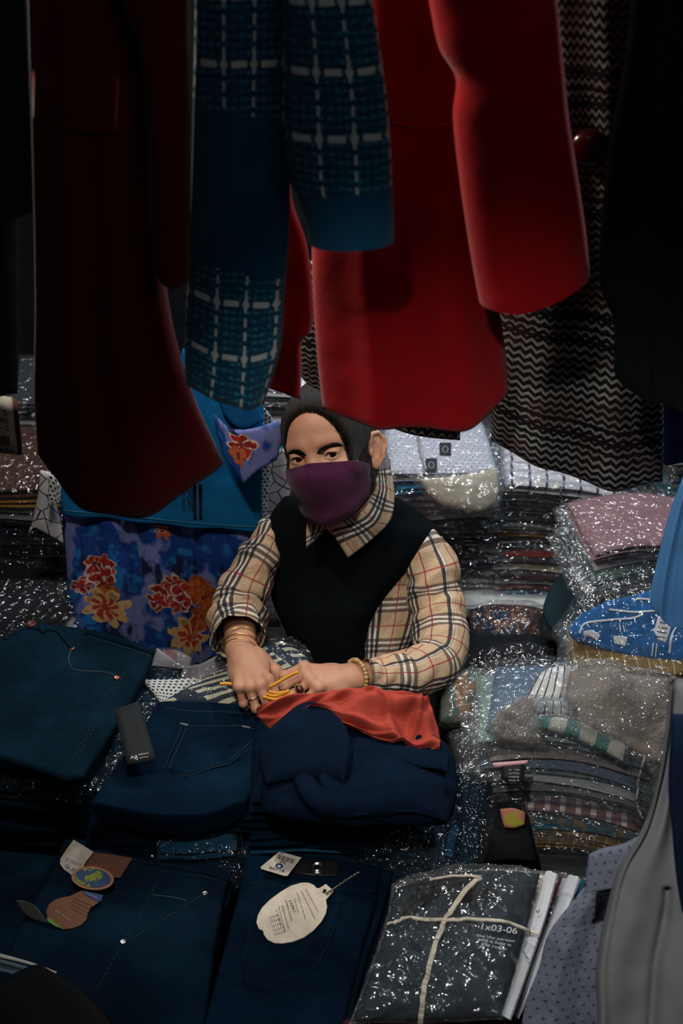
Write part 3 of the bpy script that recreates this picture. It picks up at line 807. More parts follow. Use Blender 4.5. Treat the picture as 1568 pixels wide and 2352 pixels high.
    me = bpy.data.meshes.new('ring_setting'); bm.to_mesh(me); bm.free(); child(link('ring_setting', me, GOLD), root)
    j = jr[2]; ring_at(j[0]*.5+j[1]*.5, j[1]-j[0], .0088, .0012, plain('silver', (.75, .74, .72), .2, .5, 1), 'finger_ring')
    # legs under the goods, seated
    Lg = Field((-.3, 1.6, .0), (.3, 2.3, .66), .008)
    for sx in (-1, 1):
        Lg.cap((sx*.09-.01, 2.05, .50), (sx*.11-.01, 1.78, .44), .085, .06, .03); Lg.cap((sx*.11-.01, 1.78, .44), (sx*.11-.01, 1.86, .07), .06, .045, .03)
        Lg.ell((sx*.11-.01, 1.83, .045), (.045, .11, .04), .03)
    Lg.ell((-.01, 2.06, .50), (.17, .13, .13), .05)
    a, b = Lg.mesh(); child(link('trousers', mesh('trousers', a, b), cloth('black trousers cloth', (.006, .006, .008))), root)
    return root, bt, jr, jl, (L2W, hc), body, W_R, W_L
PERSON, PBT, JR, JL, _hd, PBODY, W_R, W_L = build_person()
# ================================================================== hanging clothes
def knit_mat():
    """blue jumper knit: uv in metres, Mask comes from bands of v given per mesh through a second uv map"""
    t = NT('blue patterned knit'); uvv, u, v = t.uv('UVMap')
    dis = t.noise(uvv, 60, 2); u = t.add(u, t.mul(t.sub(dis, .5), .002)); v = t.add(v, t.mul(t.sub(t.noise(uvv, 45, 2), .5), .003))
    pu, pv = .0335, .0655
    fu = t.fr(t.add(t.m('DIVIDE', u, pu), 50.5)); fv = t.fr(t.add(t.m('DIVIDE', v, pv), 50.12))
    # vertical dashed lines with diamonds at the crossings, short horizontal bars between them
    dv = t.m('ABSOLUTE', t.sub(fu, .5)); dh = t.m('ABSOLUTE', t.sub(fv, .5))
    dash = t.m('LESS_THAN', t.fr(t.mul(fv, 4.0)), .62)
    vert = t.mul(t.m('LESS_THAN', dv, .045), dash)
    dia = t.m('LESS_THAN', t.add(t.mul(dv, 7.5), t.mul(dh, 6.5)), .95)
    bar = t.mul(t.m('LESS_THAN', dh, .055), t.m('GREATER_THAN', dv, .24))
    white = t.mx(t.mx(vert, dia), bar)
    hd = t.voro(t.scl(uvv, (1.0, 3.2, 1)), 190, 'F1', 'Color'); sp = t.n('ShaderNodeSeparateXYZ'); t.put(sp.inputs[0], hd)
    rows = t.m('LESS_THAN', t.fr(t.mul(v, 110.0)), .45)
    teal = t.mul(t.mul(rows, t.m('GREATER_THAN', sp.outputs[0], .42)), t.m('LESS_THAN', t.fr(t.mul(u, 120.0)), .7))
    m = t.n('ShaderNodeUVMap', uv_map='Bands'); ms = t.n('ShaderNodeSeparateXYZ'); t.nt.links.new(m.outputs[0], ms.inputs[0]); on = t.m('GREATER_THAN', ms.outputs[0], .5)
    knit = t.noise(t.scl(uvv, (1, .45, 1)), 900, 1); nb = t.noise(uvv, 14, 3)
    base = t.mix(t.ramp(nb, .3, .7), (.0015, .055, .120), (.002, .042, .095))
    dk = t.mix(t.mul(on, .55), base, (.003, .035, .070))
    c = t.mix(t.mul(t.mul(teal, on), .7), dk, (.03, .20, .26))
    c = t.mix(t.mul(t.mul(white, on), t.ramp(knit, .3, .6, .75, 1)), c, (.42, .46, .46))
    return t.pbr(c, .95, .1, t.bump(t.add(knit, t.mul(white, .6)), .5, .0015), sheen=.15)
def zig_mat():
    t = NT('black and grey zigzag knit'); uvv, u, v = t.uv(); dis = t.noise(uvv, 30, 3)
    u = t.add(u, t.mul(t.sub(dis, .5), .006)); v = t.add(v, t.mul(t.sub(t.noise(uvv, 25, 3), .5), .008))
    per = .0125
    tri = t.m('ABSOLUTE', t.sub(t.fr(t.add(t.m('DIVIDE', u, per), 90.0)), .5))            # 0..0.5
    ph = t.add(t.m('DIVIDE', v, .0115), t.mul(tri, 1.1))
    line = t.m('LESS_THAN', t.fr(t.add(ph, 90.0)), .40)
    bnd = t.fr(t.add(t.m('DIVIDE', v, .155), 20.40))       # plain dark stripes across the knit
    dark = t.mx(t.band(bnd, .10, .022), t.mx(t.band(bnd, .22, .018), t.band(bnd, .33, .018)))
    line = t.mul(line, t.sub(1.0, dark))
    kn = t.noise(t.scl(uvv, (1, .5, 1)), 800, 1); tone = t.noise(uvv, 16, 2)
    g = t.mix(t.ramp(tone, .45, .65), (.20, .205, .19), (.12, .09, .09))
    c = t.mix(t.mul(line, t.ramp(kn, .25, .6, .6, 1)), t.mix(t.ramp(tone, .4, .7), (.006, .006, .008), (.016, .006, .007)), g)
    return t.pbr(c, .95, .1, t.bump(t.add(kn, line), .5, .002))
RED = cloth('red wool coat', (.215, .0015, .004), .93, 900, .14, .3, sheen=.1)
MAROON = cloth('maroon wool coat', (.070, .0035, .004), .93, 900, .16, .3, sheen=.1)
KNIT = knit_mat(); ZIG = zig_mat()
DKGREY = cloth('charcoal wool', (.010, .011, .010), .95, 700, .2, .3)
BLKCOAT = cloth('black coat wool', (.0045, .006, .0065), .9, 700, .2, .3)
def sin_folds(*f):
    return lambda U, V: sum(a*np.exp(-((U-c)/wd)**2)*(V**.6) for c, wd, a in f)
def bands(o, fn):
    """second uv map: 1 where the knit carries its pattern"""
    me = o.data; ul = me.uv_layers.new(name='Bands'); src = me.uv_layers['UVMap']; n = len(me.loops)
    a = np.empty(n*2, np.float32); src.data.foreach_get('uv', a); a = a.reshape(-1, 2); vx = np.empty(n, np.int32); me.loops.foreach_get('vertex_index', vx)
    co = np.empty(len(me.vertices)*3, np.float32); me.vertices.foreach_get('co', co); co = co.reshape(-1, 3)[vx]
    ul.data.foreach_set('uv', np.stack([fn(co).astype(np.float32), np.zeros(n, np.float32)], 1).ravel())
def zpx(px, py, Y): return W(px, py, Y)[2]

# --- maroon coat, left
t = thing('coat', 'dark maroon wool coat hanging at the left, with a flap pocket', 'coat', (-.38, 1.46, 1.3), 'coats hung above the stall')
pm = vplane(1.45)
mb = sheet('coat_body', MAROON, [[(55, -420), (140, -420), (230, -420), (300, -420), (350, -420)], [(66, 60), (150, 60), (220, 60), (290, 60), (355, 60)],
     [(76, 400), (160, 400), (225, 400), (300, 400), (362, 400)], [(80, 700), (160, 700), (235, 700), (310, 700), (388, 690)],
     [(78, 900), (170, 910), (260, 920), (350, 915), (440, 890)], [(86, 1045), (175, 1128), (300, 1178), (420, 1132), (514, 1058)]],
     pm, t, 60, 90, .012, .030, .010, 6, 1, 3.0, 40, disp=sin_folds((.30, .10, .020), (.62, .10, .014), (.95, .08, .012)))
ms = sheet('sleeve', MAROON, [[(250, -420), (345, -420), (428, -420)], [(262, -60), (350, -60), (432, -60)], [(318, 120), (375, 120), (433, 120)], [(336, 320), (386, 320), (436, 320)], [(347, 500), (393, 500), (438, 500)], [(352, 622), (395, 655), (438, 648)]],
     vplane(1.40), t, 30, 70, .030, .030, .006, 8, 2, 2.2, 30)
tb = [bvh(mb)]
patch('pocket_flap', MAROON, [(66, 156), (160, 166), (262, 174), (268, 182), (263, 290), (252, 306), (236, 308), (150, 296), (86, 286), (68, 272)], tb, t, .002, .004)
# --- charcoal garment at the frame's edge
t = thing('overcoat', 'charcoal coat at the far left edge, beside the maroon coat', 'coat', (-.56, 1.42, 1.4), 'coats hung above the stall')
sheet('coat_body', DKGREY, [[(-170, -420), (-80, -420), (20, -420)], [(-170, 100), (-80, 100), (36, 100)], [(-175, 500), (-80, 500), (42, 500)], [(-180, 780), (-90, 780), (44, 780)], [(-180, 900), (-90, 912), (40, 905)]], vplane(1.47), t, 24, 50, .02, .03, .008, 7, 4, 2.4, 30)
sheet('sleeve', cloth('olive charcoal wool', (.016, .015, .011), .95, 700, .2, .3), [[(-120, -420), (-20, -420), (50, -420)], [(-115, 0), (-20, 0), (56, 0)], [(-110, 250), (-15, 250), (66, 250)], [(-105, 420), (-10, 420), (72, 420)], [(-100, 482), (-10, 497), (74, 488)]], vplane(1.39), t, 24, 50, .03, .028, .006, 8, 5, 2.2, 30)
# --- blue jumper
t = thing('jumper', 'teal-blue knitted jumper with white dashed check, hanging beside the maroon coat', 'sweater', (-.12, 1.42, 1.5), 'coats hung above the stall')
pj = vplane(1.42)
jb = sheet('jumper_body', KNIT, [[(446, -420), (520, -420), (600, -420), (668, -420)], [(448, 0), (520, 0), (600, 0), (672, 0)], [(442, 300), (520, 300), (595, 300), (668, 300)],
     [(437, 520), (510, 530), (590, 535), (664, 540)], [(432, 640), (505, 655), (580, 665), (654, 670)], [(424, 780), (500, 800), (575, 815), (645, 800)], [(424, 884), (490, 905), (565, 934), (606, 928)]],
     pj, t, 50, 100, .02, .022, .005, 9, 7, 2.6, 40, disp=sin_folds((.35, .12, .006)))
zt = [zpx(500, 225, 1.42), zpx(640, 272, 1.42)]; zb = [zpx(445, 588, 1.42), zpx(645, 640, 1.42)]
def jfn(co):
    x0, x1 = W(450, 300, 1.42)[0], W(660, 300, 1.42)[0]; f = np.clip((co[:, 0]-x0)/(x1-x0), -.3, 1.3)
    return np.maximum(co[:, 2] > zt[0]+(zt[1]-zt[0])*f, co[:, 2] < zb[0]+(zb[1]-zb[0])*f)*1.0
bands(jb, jfn)
js = sheet('sleeve', KNIT, [[(610, -420), (700, -420), (800, -420)], [(640, -100), (740, -100), (840, -100)], [(652, 40), (755, 40), (862, 40)], [(652, 190), (768, 190), (884, 190)], [(654, 320), (775, 320), (896, 320)], [(664, 410), (780, 418), (900, 420)], [(676, 440), (788, 436), (900, 430)]],
     vplane(1.37), t, 40, 80, .025, .028, .004, 9, 9, 2.4, 60)
bands(js, lambda co: np.ones(len(co)))
jc = sheet('cuff', KNIT, [[(672, 432), (788, 424), (901, 422)], [(684, 450), (794, 444), (902, 440)], [(700, 500), (806, 500), (905, 495)], [(710, 553), (808, 550), (906, 546)], [(714, 560), (810, 557), (905, 552)]], vplane(1.37), t, 40, 24, .022, .026, .003, 9, 10, 2.4, 20)
bands(jc, lambda co: np.zeros(len(co))); jc['label'] = 'plain blue ribbed cuff'
# --- red coat
t = thing('coat', 'bright red wool coat hanging above the woman, its sleeve in front', 'coat', (.12, 1.55, 1.4), 'coats hung above the stall')
rb = sheet('coat_body', RED, [[(742, -420), (850, -420), (950, -420), (1040, -420), (1120, -420)], [(742, 0), (850, 0), (950, 0), (1040, 0), (1110, 0)], [(722, 300), (830, 300), (930, 300), (1030, 300), (1100, 300)],
     [(716, 560), (820, 560), (930, 560), (1020, 560), (1112, 560)], [(720, 700), (830, 700), (940, 700), (1050, 700), (1143, 700)], [(728, 820), (840, 830), (950, 840), (1060, 830), (1160, 800)], [(741, 940), (850, 962), (960, 970), (1075, 965), (1168, 906)]],
     vplane(1.52), t, 60, 90, .012, .030, .010, 7, 12, 3.0, 60, disp=sin_folds((.30, .09, .012), (.72, .12, .014)))
rs = sheet('sleeve', RED, [[(935, -420), (1090, -420), (1240, -420)], [(968, -100), (1110, -100), (1268, -100)], [(988, 20), (1130, 20), (1282, 20)], [(1008, 110), (1150, 110), (1290, 110)], [(1046, 180), (1170, 180), (1297, 180)], [(1040, 270), (1175, 270), (1306, 270)],
     [(1056, 420), (1190, 420), (1326, 400)], [(1078, 570), (1210, 560), (1345, 530)], [(1099, 686), (1215, 683), (1354, 628)], [(1103, 690), (1216, 687), (1352, 636)]],
     vplane(1.43), t, 44, 90, .030, .032, .008, 8, 13, 2.6, 50)
sheet('front_panel', RED, [[(600, 300), (650, 300), (690, 300)], [(600, 440), (640, 440), (668, 440)], [(600, 560), (650, 560), (704, 560)], [(604, 680), (660, 680), (718, 680)], [(606, 745), (650, 750), (716, 755)], [(604, 775), (650, 778), (694, 780)], [(606, 850), (650, 850), (692, 850)], [(604, 884), (650, 900), (690, 918)]],
     vplane(1.55), t, 24, 60, .012, .012, .005, 8, 14, 4, 60)
patch('pocket_flap', RED, [(884, 262), (960, 274), (1042, 280), (1040, 298), (955, 292), (886, 280)], [bvh(rb)], t, .001, .0025)
# --- zigzag cardigan
t = thing('cardigan', 'black and grey zigzag knitted cardigan hanging behind the red coat', 'sweater', (.42, 1.62, 1.3), 'coats hung above the stall')
zz = sheet('cardigan_body', ZIG, [[(1180, -420), (1280, -420), (1380, -420), (1500, -420)], [(1190, 0), (1280, 0), (1380, 10), (1500, 20)], [(1190, 330), (1290, 330), (1380, 335), (1500, 340)], [(1160, 600), (1270, 600), (1400, 605), (1510, 615)],
     [(1140, 760), (1260, 775), (1400, 800), (1520, 820)], [(1128, 900), (1250, 925), (1390, 960), (1524, 975)], [(1128, 1012), (1240, 1058), (1380, 1108), (1522, 1108)]], vplane(1.64), t, 50, 90, .02, .03, .010, 8, 15, 3, 40, disp=sin_folds((.3, .12, .012), (.7, .1, .014)))
sheet('back_panel', ZIG, [[(660, 600), (800, 600), (950, 600), (1090, 600)], [(670, 720), (800, 720), (950, 720), (1080, 720)], [(688, 850), (800, 885), (930, 930), (1060, 950)], [(696, 872), (800, 925), (920, 985), (1056, 1012)]], vplane(1.70), t, 40, 40, .01, .015, .006, 9, 16, 4, 40)
disc('toggle', plain('dark red glossy horn', (.018, .002, .002), .2, .5), 1350, 338, .024, [bvh(zz)], t, .014, ring=[(1, 0), (1, .3), (.86, .75), (.6, .95), (.3, 1)])
# --- black coat, right; navy one behind
t = thing('overcoat', 'black coat hanging at the right edge in front of the zigzag cardigan', 'coat', (.6, 1.42, 1.4), 'coats hung above the stall')
bc = sheet('coat_body', BLKCOAT, [[(1466, -420), (1560, -420), (1680, -420)], [(1450, 0), (1550, 0), (1680, 0)], [(1426, 180), (1540, 180), (1680, 180)], [(1398, 330), (1530, 330), (1680, 330)], [(1376, 560), (1520, 560), (1680, 560)], [(1378, 660), (1520, 660), (1680, 660)], [(1408, 740), (1530, 740), (1680, 740)], [(1410, 850), (1530, 870), (1680, 880)], [(1424, 880), (1540, 905), (1680, 910)]],
     vplane(1.44), t, 40, 80, .02, .035, .016, 6, 18, 3, 40, disp=sin_folds((.25, .08, .012), (.55, .1, .016)))
t = sheet('blouse', cloth('navy cotton hanging', (.003, .006, .030), .9), [[(1500, 800), (1560, 800), (1640, 800)], [(1512, 950), (1570, 950), (1640, 950)], [(1518, 1040), (1575, 1040), (1640, 1045)], [(1524, 1068), (1575, 1050), (1640, 1048)]], vplane(1.74), None, 20, 30, .01, .015, .004)
tag(t, 'navy cotton blouse hanging under the black coat at the right edge', 'blouse')
t = sheet('knitted_cuff', cloth('cream rib knit', (.16, .14, .10), .95), [[(1525, 860), (1570, 850), (1640, 850)], [(1522, 905), (1560, 925), (1640, 935)], [(1535, 925), (1570, 935), (1640, 938)]], vplane(1.58), None, 16, 16, .01, .012, .002)
tag(t, 'cream knitted cuff peeking out under the black coat', 'sleeve')
# --- price card
t = thing('price_card', 'white printed price card with barcode hanging at the left edge', 'card', W(20, 980, 1.5))
pc = vplane(1.50, yaw=-8, x=-.4)
sheet('card', plain('white card', (.34, .32, .28), .7), [[(-70, 898), (28, 914)], [(-70, 1030), (42, 1046)]], pc, t, 4, 4, .0015, 0, 0, pu=60, pv=60)
sheet('edge_strip', plain('dull red card edge', (.06, .02, .018), .7), [[(27, 914), (40, 920)], [(41, 1046), (52, 1044)]], pc, t, 2, 4, .0015, 0, 0, pu=60, pv=60)
INK = plain('black ink', (.012, .012, .014), .8, .1)
for k, (s, y) in enumerate((('7 3 5', 948), ('2L  90', 966), ('168 - 5', 982))): text('printed_text', s, INK, (-30, y), (18+k*2, y+6), pc, t, .008)
for k in range(12):
    x = -20+k*3.6; patch('barcode_bar', INK, [(x, 1000), (x+1.2+(k*7 % 3)*.5, 1000), (x+2.4+(k*7 % 3)*.5, 1022), (x+1.2, 1022)], [], t, .001, .0003, default=pc, rigid=pc.n)
text('printed_text', '39.00', INK, (-14, 1038), (34, 1042), pc, t, .007)
# ================================================================== denim
DEN1 = denim('teal dark denim', (.0010, .0080, .016), .9, (.003, .023, .040))
DEN2 = denim('navy denim', (.0008, .0065, .018), .8, (.002, .018, .040))
DEN3 = denim('black navy brushed denim', (.0010, .0048, .014), .7, (.002, .012, .030))
DEN4 = denim('indigo denim', (.0012, .0070, .016), .9, (.002, .017, .032))
DENL = denim('washed blue denim', (.008, .050, .095), .5, (.02, .08, .13))
THREAD = plain('grey blue thread', (.035, .055, .070), .9, .1); THREAD2 = plain('dim navy thread', (.013, .024, .036), .9, .1)
COPPER = plain('copper rivet', (.62, .20, .12), .35, .5, 1); STEEL = plain('steel rivet', (.6, .58, .55), .25, .5, 1)
FILM = film('clear polythene'); FILMD = film('clear polythene over denim', haze=.012, scale=34, hazecol=(.35, .45, .5))
WHITE = plain('white card', (.34, .32, .28), .7)
INKB = plain('blue ink', (.02, .03, .10), .8, .1)

def slab(w, d, h, layers, seed, nx=18, ny=12, amp=.002, p=7, wob=.006, sag=0):
    V = []; F = []; UV = []; r = random.Random(seed); z = -h/2; hh = h/layers
    for L in range(layers):
        ww = w*(1-r.uniform(0, .03)); ddp = d*(1-r.uniform(0, .04)); ox = r.uniform(-1, 1)*wob*.5; oy = r.uniform(-1, 1)*wob*.5
        u, v = np.meshgrid(np.linspace(-1, 1, nx+1), np.linspace(-1, 1, ny+1))
        pr = np.sqrt(np.clip((1-np.abs(u)**p)*(1-np.abs(v)**p), 0, 1))
        X = ox+u*ww/2*(1+.012*np.sin(v*3+seed)); Y = oy+v*ddp/2*(1+.015*np.sin(u*4+seed*1.3+L))
        P = np.stack([X, Y, X*0+L], -1); n = vnoise(P, 14, seed+L*7)*amp
        Zc = z+hh/2+n*1.2+.0018*np.sin(X*20+seed)*layers/(layers+1)-sag*(X/w*2)**2
        T = Zc+pr*hh*.52; Bm = Zc-pr*hh*.52-.0002
        b0 = len(V); V += np.stack([X, Y, T], -1).reshape(-1, 3).tolist()+np.stack([X, Y, Bm], -1).reshape(-1, 3).tolist()
        UV += (np.stack([X, Y+T], -1).reshape(-1, 2)).tolist()+(np.stack([X, Y+Bm-hh], -1).reshape(-1, 2)).tolist()
        idx = np.arange((nx+1)*(ny+1)).reshape(ny+1, nx+1)+b0; N = (nx+1)*(ny+1)
        q = np.stack([idx[:-1, :-1], idx[:-1, 1:], idx[1:, 1:], idx[1:, :-1]], -1).reshape(-1, 4)
        per = list(idx[0, :])+list(idx[1:, -1])+list(idx[-1, -2::-1])+list(idx[-2:0:-1, 0]); per = np.array(per); nxp = np.roll(per, -1)
        F += q.tolist()+(q[:, ::-1]+N).tolist()+np.stack([nxp, per, per+N, nxp+N], -1).tolist()
        z += hh
    return V, F, UV
def bag_geo(w, d, h, seed, nx=42, ny=30, amp=.004, flap=.022):
    u, v = np.meshgrid(np.linspace(-1, 1, nx+1), np.linspace(-1, 1, ny+1)); W2 = w/2+flap; D2 = d/2+flap*.6
    X = u*W2; Y = v*D2; ax = np.clip((np.abs(X)-w/2+.004)/flap, 0, 1); ay = np.clip((np.abs(Y)-d/2+.004)/flap, 0, 1)
    pr = np.sqrt(np.clip((1-ax**1.5)*(1-ay**1.5), 0, 1))
    P = np.stack([X, Y, X*0], -1); n = vnoise(P, 32, seed, 4); n2 = vnoise(P, 11, seed+9, 2)
    X = X+vnoise(P, 20, seed+3)*.006*np.clip(ax+ay, 0, 1); Y = Y+vnoise(P, 20, seed+5)*.006*np.clip(ax+ay, 0, 1)
    mid = n2*.012*np.clip(ax+ay, 0, 1)
    kk = min(1, h/.026); T = mid+pr*(h*.5+.0015*kk)+np.abs(n)*amp*(.4+pr)*kk; Bm = mid-pr*(h*.49)-np.abs(n)*amp*.3*kk-.0004
    rg = np.random.RandomState(seed); pt = np.clip(vnoise(P, 9, seed+40, 2)*7.5+.12+.35*np.clip(ax+ay, 0, 1), .06, 1.4)
    T = T+rg.uniform(0, 1, T.shape)**1.5*.0036*kk**.5*pt*(.5+.5*pr); Bm = Bm-rg.uniform(0, 1, T.shape)**1.5*.0012*pr
    X = X+rg.uniform(-1, 1, X.shape)*.0014; Y = Y+rg.uniform(-1, 1, X.shape)*.0014
    idx = np.arange((nx+1)*(ny+1)).reshape(ny+1, nx+1); N = (nx+1)*(ny+1)
    q = np.stack([idx[:-1, :-1], idx[:-1, 1:], idx[1:, 1:], idx[1:, :-1]], -1).reshape(-1, 4)
    per = np.array(list(idx[0, :])+list(idx[1:, -1])+list(idx[-1, -2::-1])+list(idx[-2:0:-1, 0])); nxp = np.roll(per, -1)
    V = np.concatenate([np.stack([X, Y, T], -1).reshape(-1, 3), np.stack([X, Y, Bm], -1).reshape(-1, 3)])
    return V, q.tolist()+(q[:, ::-1]+N).tolist()+np.stack([nxp, per, per+N, nxp+N], -1).tolist()
def place(o, loc, rot): o.location = [float(c) for c in loc]; o.rotation_euler = rot
def packet(kind, label, cat, loc, w, d, h, mat, rot=(0, 0, 0), layers=2, seed=1, bag=FILM, group=None, amp=.004, flap=.02, sag=0, gname='garment'):
    """a folded garment, with or without its clear bag"""
    V, F, UV = slab(w, d, h, layers, seed, sag=sag)
    if bag is None:
        o = link(kind, mesh(kind, V, F, UV), mat); place(o, loc, rot); tag(o, label, cat, group); return o
    t = thing(kind, label, cat, loc, group); t.rotation_euler = rot
    g = link(gname, mesh(gname, V, F, UV), mat); g.parent = t
    BVx, BF = bag_geo(w, d, h, seed, amp=amp, flap=flap)
    if sag: BVx[:, 2] -= sag*(BVx[:, 0]/w*2)**2
    b = link('plastic_bag', mesh('plastic_bag', BVx, BF), bag, smooth=False); b.parent = t
    return t

# --- top-left jeans, front side up
PL1 = lplane(.765)
def jeans(label, mat, G, pl, loc, th=.03, bulge=.008, amp=.004, seed=1, nu=70, nv=60, **k):
    t = thing('jeans', label, 'jeans', loc, 'folded jeans on the table')
    b = sheet('denim_body', mat, G, pl, t, nu, nv, th, bulge, amp, 9, seed, 14, 14, **k); return t, b, [bvh(b)]
t, b, T = jeans('teal-dark jeans with copper rivets lying at the left, front side up', DEN1,
   [[(-160, 1530), (-60, 1500), (10, 1470), (80, 1434), (200, 1447), (300, 1478), (358, 1496)], [(-160, 1600), (-60, 1590), (0, 1580), (80, 1570), (190, 1570), (260, 1575), (318, 1580)],
    [(-160, 1680), (-60, 1680), (0, 1680), (70, 1680), (140, 1685), (205, 1685), (256, 1688)], [(-160, 1725), (-60, 1730), (0, 1745), (60, 1762), (110, 1778), (150, 1792), (190, 1785)]], PL1, (-.4, 1.8, .735), .035, .008, .006, 3)
ribbon('waistband_seam', THREAD, [(205, 1462), (260, 1480), (300, 1492), (345, 1508)], T, t, .0012, .0008, .0004, 60, dash=(2, 1))
ribbon('waistband', DEN1, [(195, 1452), (240, 1462), (300, 1481), (352, 1498)], T, t, .016, .003, .001, 30)
ribbon('pocket_seam', THREAD, [(163, 1492), (158, 1515), (166, 1536), (190, 1542), (225, 1543), (250, 1547), (268, 1556)], T, t, .0022, .0012, .0004, 60)
ribbon('side_seam', THREAD2, [(268, 1560), (240, 1610), (215, 1660), (180, 1720), (160, 1765)], T, t, .0018, .001, .0004, 80, dash=(2, 1))
ribbon('side_seam', THREAD2, [(292, 1532), (262, 1590), (235, 1640), (200, 1700), (178, 1750)], T, t, .0018, .001, .0004, 80, dash=(2, 1))
ribbon('fly_edge', DEN1, [(10, 1470), (60, 1442), (90, 1446), (130, 1450), (150, 1470), (165, 1490)], T, t, .008, .0025, .001, 30)
ribbon('belt_loop', DEN1, [(90, 1432), (100, 1455)], T, t, .009, .004, .001, 10)
disc('waist_button', plain('brick red button', (.10, .025, .02), .4, .4), 68, 1434, .0095, T, t, .007)
disc('rivet', COPPER, 165, 1490, .0046, T, t, .0025); disc('rivet', COPPER, 268, 1558, .0050, T, t, .0025)
# layers under it
packet('bagged_jeans', 'bagged jeans with a glittering fold just under the teal-dark jeans', 'jeans', (-.46, 1.775, .712), .30, .33, .034, DEN4, (0, 0, -.14), 2, 4, FILMD, 'folded jeans on the table', .005)
packet('jeans', 'folded teal-navy jeans, second below the riveted jeans at left', 'jeans', (-.47, 1.765, .675), .30, .34, .03, DEN1, (0, 0, -.14), 2, 5, None, 'folded jeans on the table')
packet('jeans', 'folded black-navy jeans near the bottom of the left stack', 'jeans', (-.475, 1.755, .61), .31, .34, .09, DEN3, (0, 0, -.12), 3, 6, None, 'folded jeans on the table')
packet('jeans', 'dark jeans at the far left edge, below the left stack', 'jeans', (-.56, 1.50, .545), .22, .26, .09, DEN4, (0, 0, -.3), 3, 7, None, 'folded jeans on the table')

# --- middle jeans with back pocket
t, b, T = jeans('navy jeans lying back pocket up, between the dark swing tag and orange cloth', DEN2,
   [[(366, 1612), (430, 1612), (500, 1616), (560, 1620), (640, 1626)], [(322, 1680), (400, 1680), (480, 1680), (560, 1682), (640, 1690)], [(262, 1770), (360, 1772), (450, 1775), (530, 1772), (600, 1765)],
    [(215, 1836), (300, 1852), (400, 1866), (490, 1858), (572, 1828)], [(210, 1850), (300, 1872), (400, 1885), (490, 1874), (565, 1842)]], lplane(.74), (-.22, 1.7, .70), .035, .008, .006, 8)
ribbon('yoke_seam', THREAD, [(378, 1626), (440, 1634), (520, 1636), (596, 1640)], T, t, .0012, .0008, .0004, 90, dash=(2, 1))
pk = [(418, 1664), (470, 1663), (556, 1664), (612, 1682), (560, 1730), (530, 1757), (480, 1768), (428, 1783), (400, 1776), (372, 1768), (398, 1712)]
patch('back_pocket', DEN2, pk, T, t, .0006, .0014)
T2 = T+[bvh(bpy.context.scene.objects[o.name]) for o in t.children if o.name.startswith('back_pocket')]
ribbon('pocket_stitch', THREAD, [(422, 1668), (480, 1669), (552, 1668), (606, 1682)], T2, t, .0012, .0008, .0004, 70, dash=(2, 1))
for P in ([(418, 1668), (398, 1716), (376, 1766)], [(376, 1768), (402, 1776), (428, 1781)], [(430, 1781), (480, 1766), (528, 1755)], [(530, 1753), (560, 1728), (608, 1684)], [(428, 1674), (407, 1720), (388, 1764)], [(526, 1748), (553, 1724), (598, 1686)]):
    ribbon('pocket_stitch', THREAD, P, T2, t, .0011, .0008, .0004, 60, dash=(2, 1))
for a in ((565, 1669), (605, 1690), (423, 1663)): ribbon('bar_tack', plain('pale thread', (.12, .13, .14), .8), [(a[0]-9, a[1]-1), (a[0]+9, a[1]+3)], T2, t, .004, .001, .0005, 8)
for k, (z, h, m, lab, bg, dx, wd) in enumerate(((.683, .034, DEN3, 'folded black-navy jeans directly under the navy back-pocket jeans', None, 0, .30), (.648, .03, DEN2, 'folded blue-navy jeans, second under the navy back-pocket jeans', None, -.03, .25),
        (.600, .06, DEN4, 'dark jeans at the bottom under the navy back-pocket jeans', None, -.01, .29))):
    packet('jeans', lab, 'jeans', (-.262+dx, 1.675, z), wd, .26, h, m, (0, 0, .04), 2, 20+k, bg, 'folded jeans on the table')
for k, (z, h, m, lab) in enumerate(((.655, .030, DENL, 'bright blue bagged jeans bundle tucked under the navy jeans'), (.622, .024, DEN1, 'teal bagged jeans bundle under the bright blue bagged bundle'), (.597, .022, DEN4, 'lowest dark bagged jeans bundle behind the leather-patched jeans'))):
    packet('bagged_jeans', lab, 'jeans', (-.232+.004*k, 1.595-.006*k, z), .125, .14, h, m, (0, 0, .06), 2, 30+k, FILMD, 'folded jeans on the table', .006, .012)

# --- rolled dark jeans stack in the middle
t = thing('jeans', 'black-navy jeans rolled into a soft heap, on top of the centre stack', 'jeans', (.02, 1.66, .78), 'folded jeans on the table')
Pm = lplane(.79)
sheet('denim_body', DEN3, [[(640, 1660), (760, 1640), (880, 1650), (960, 1690), (1012, 1700)], [(612, 1720), (740, 1700), (870, 1700), (990, 1730), (1046, 1752)], [(600, 1790), (730, 1780), (860, 1780), (980, 1800), (1050, 1815)],
    [(598, 1840), (720, 1850), (850, 1856), (960, 1862), (1040, 1868)], [(610, 1862), (720, 1882), (850, 1884), (950, 1886), (1020, 1884)]], Pm, t, 70, 50, .02, .028, .012, 10, 31, 4, 4,
    disp=lambda U, V: .010*np.sin(V*11+2*U+1.2*np.sin(U*5))*np.sin(np.pi*np.clip(V, 0, 1)))
rl = sheet('rolled_leg', DEN3, [[(672, 1650), (700, 1622), (738, 1630), (780, 1665), (800, 1700)], [(610, 1690), (680, 1665), (740, 1670), (790, 1700), (812, 1745)], [(592, 1745), (660, 1720), (730, 1725), (785, 1755), (800, 1790)],
    [(610, 1800), (670, 1790), (730, 1790), (775, 1800), (790, 1815)]], lplane(.825), t, 50, 50, .02, .030, .006, 9, 33, 2.6, 2.6)
T3 = [bvh(rl), bvh(t.children[0])]
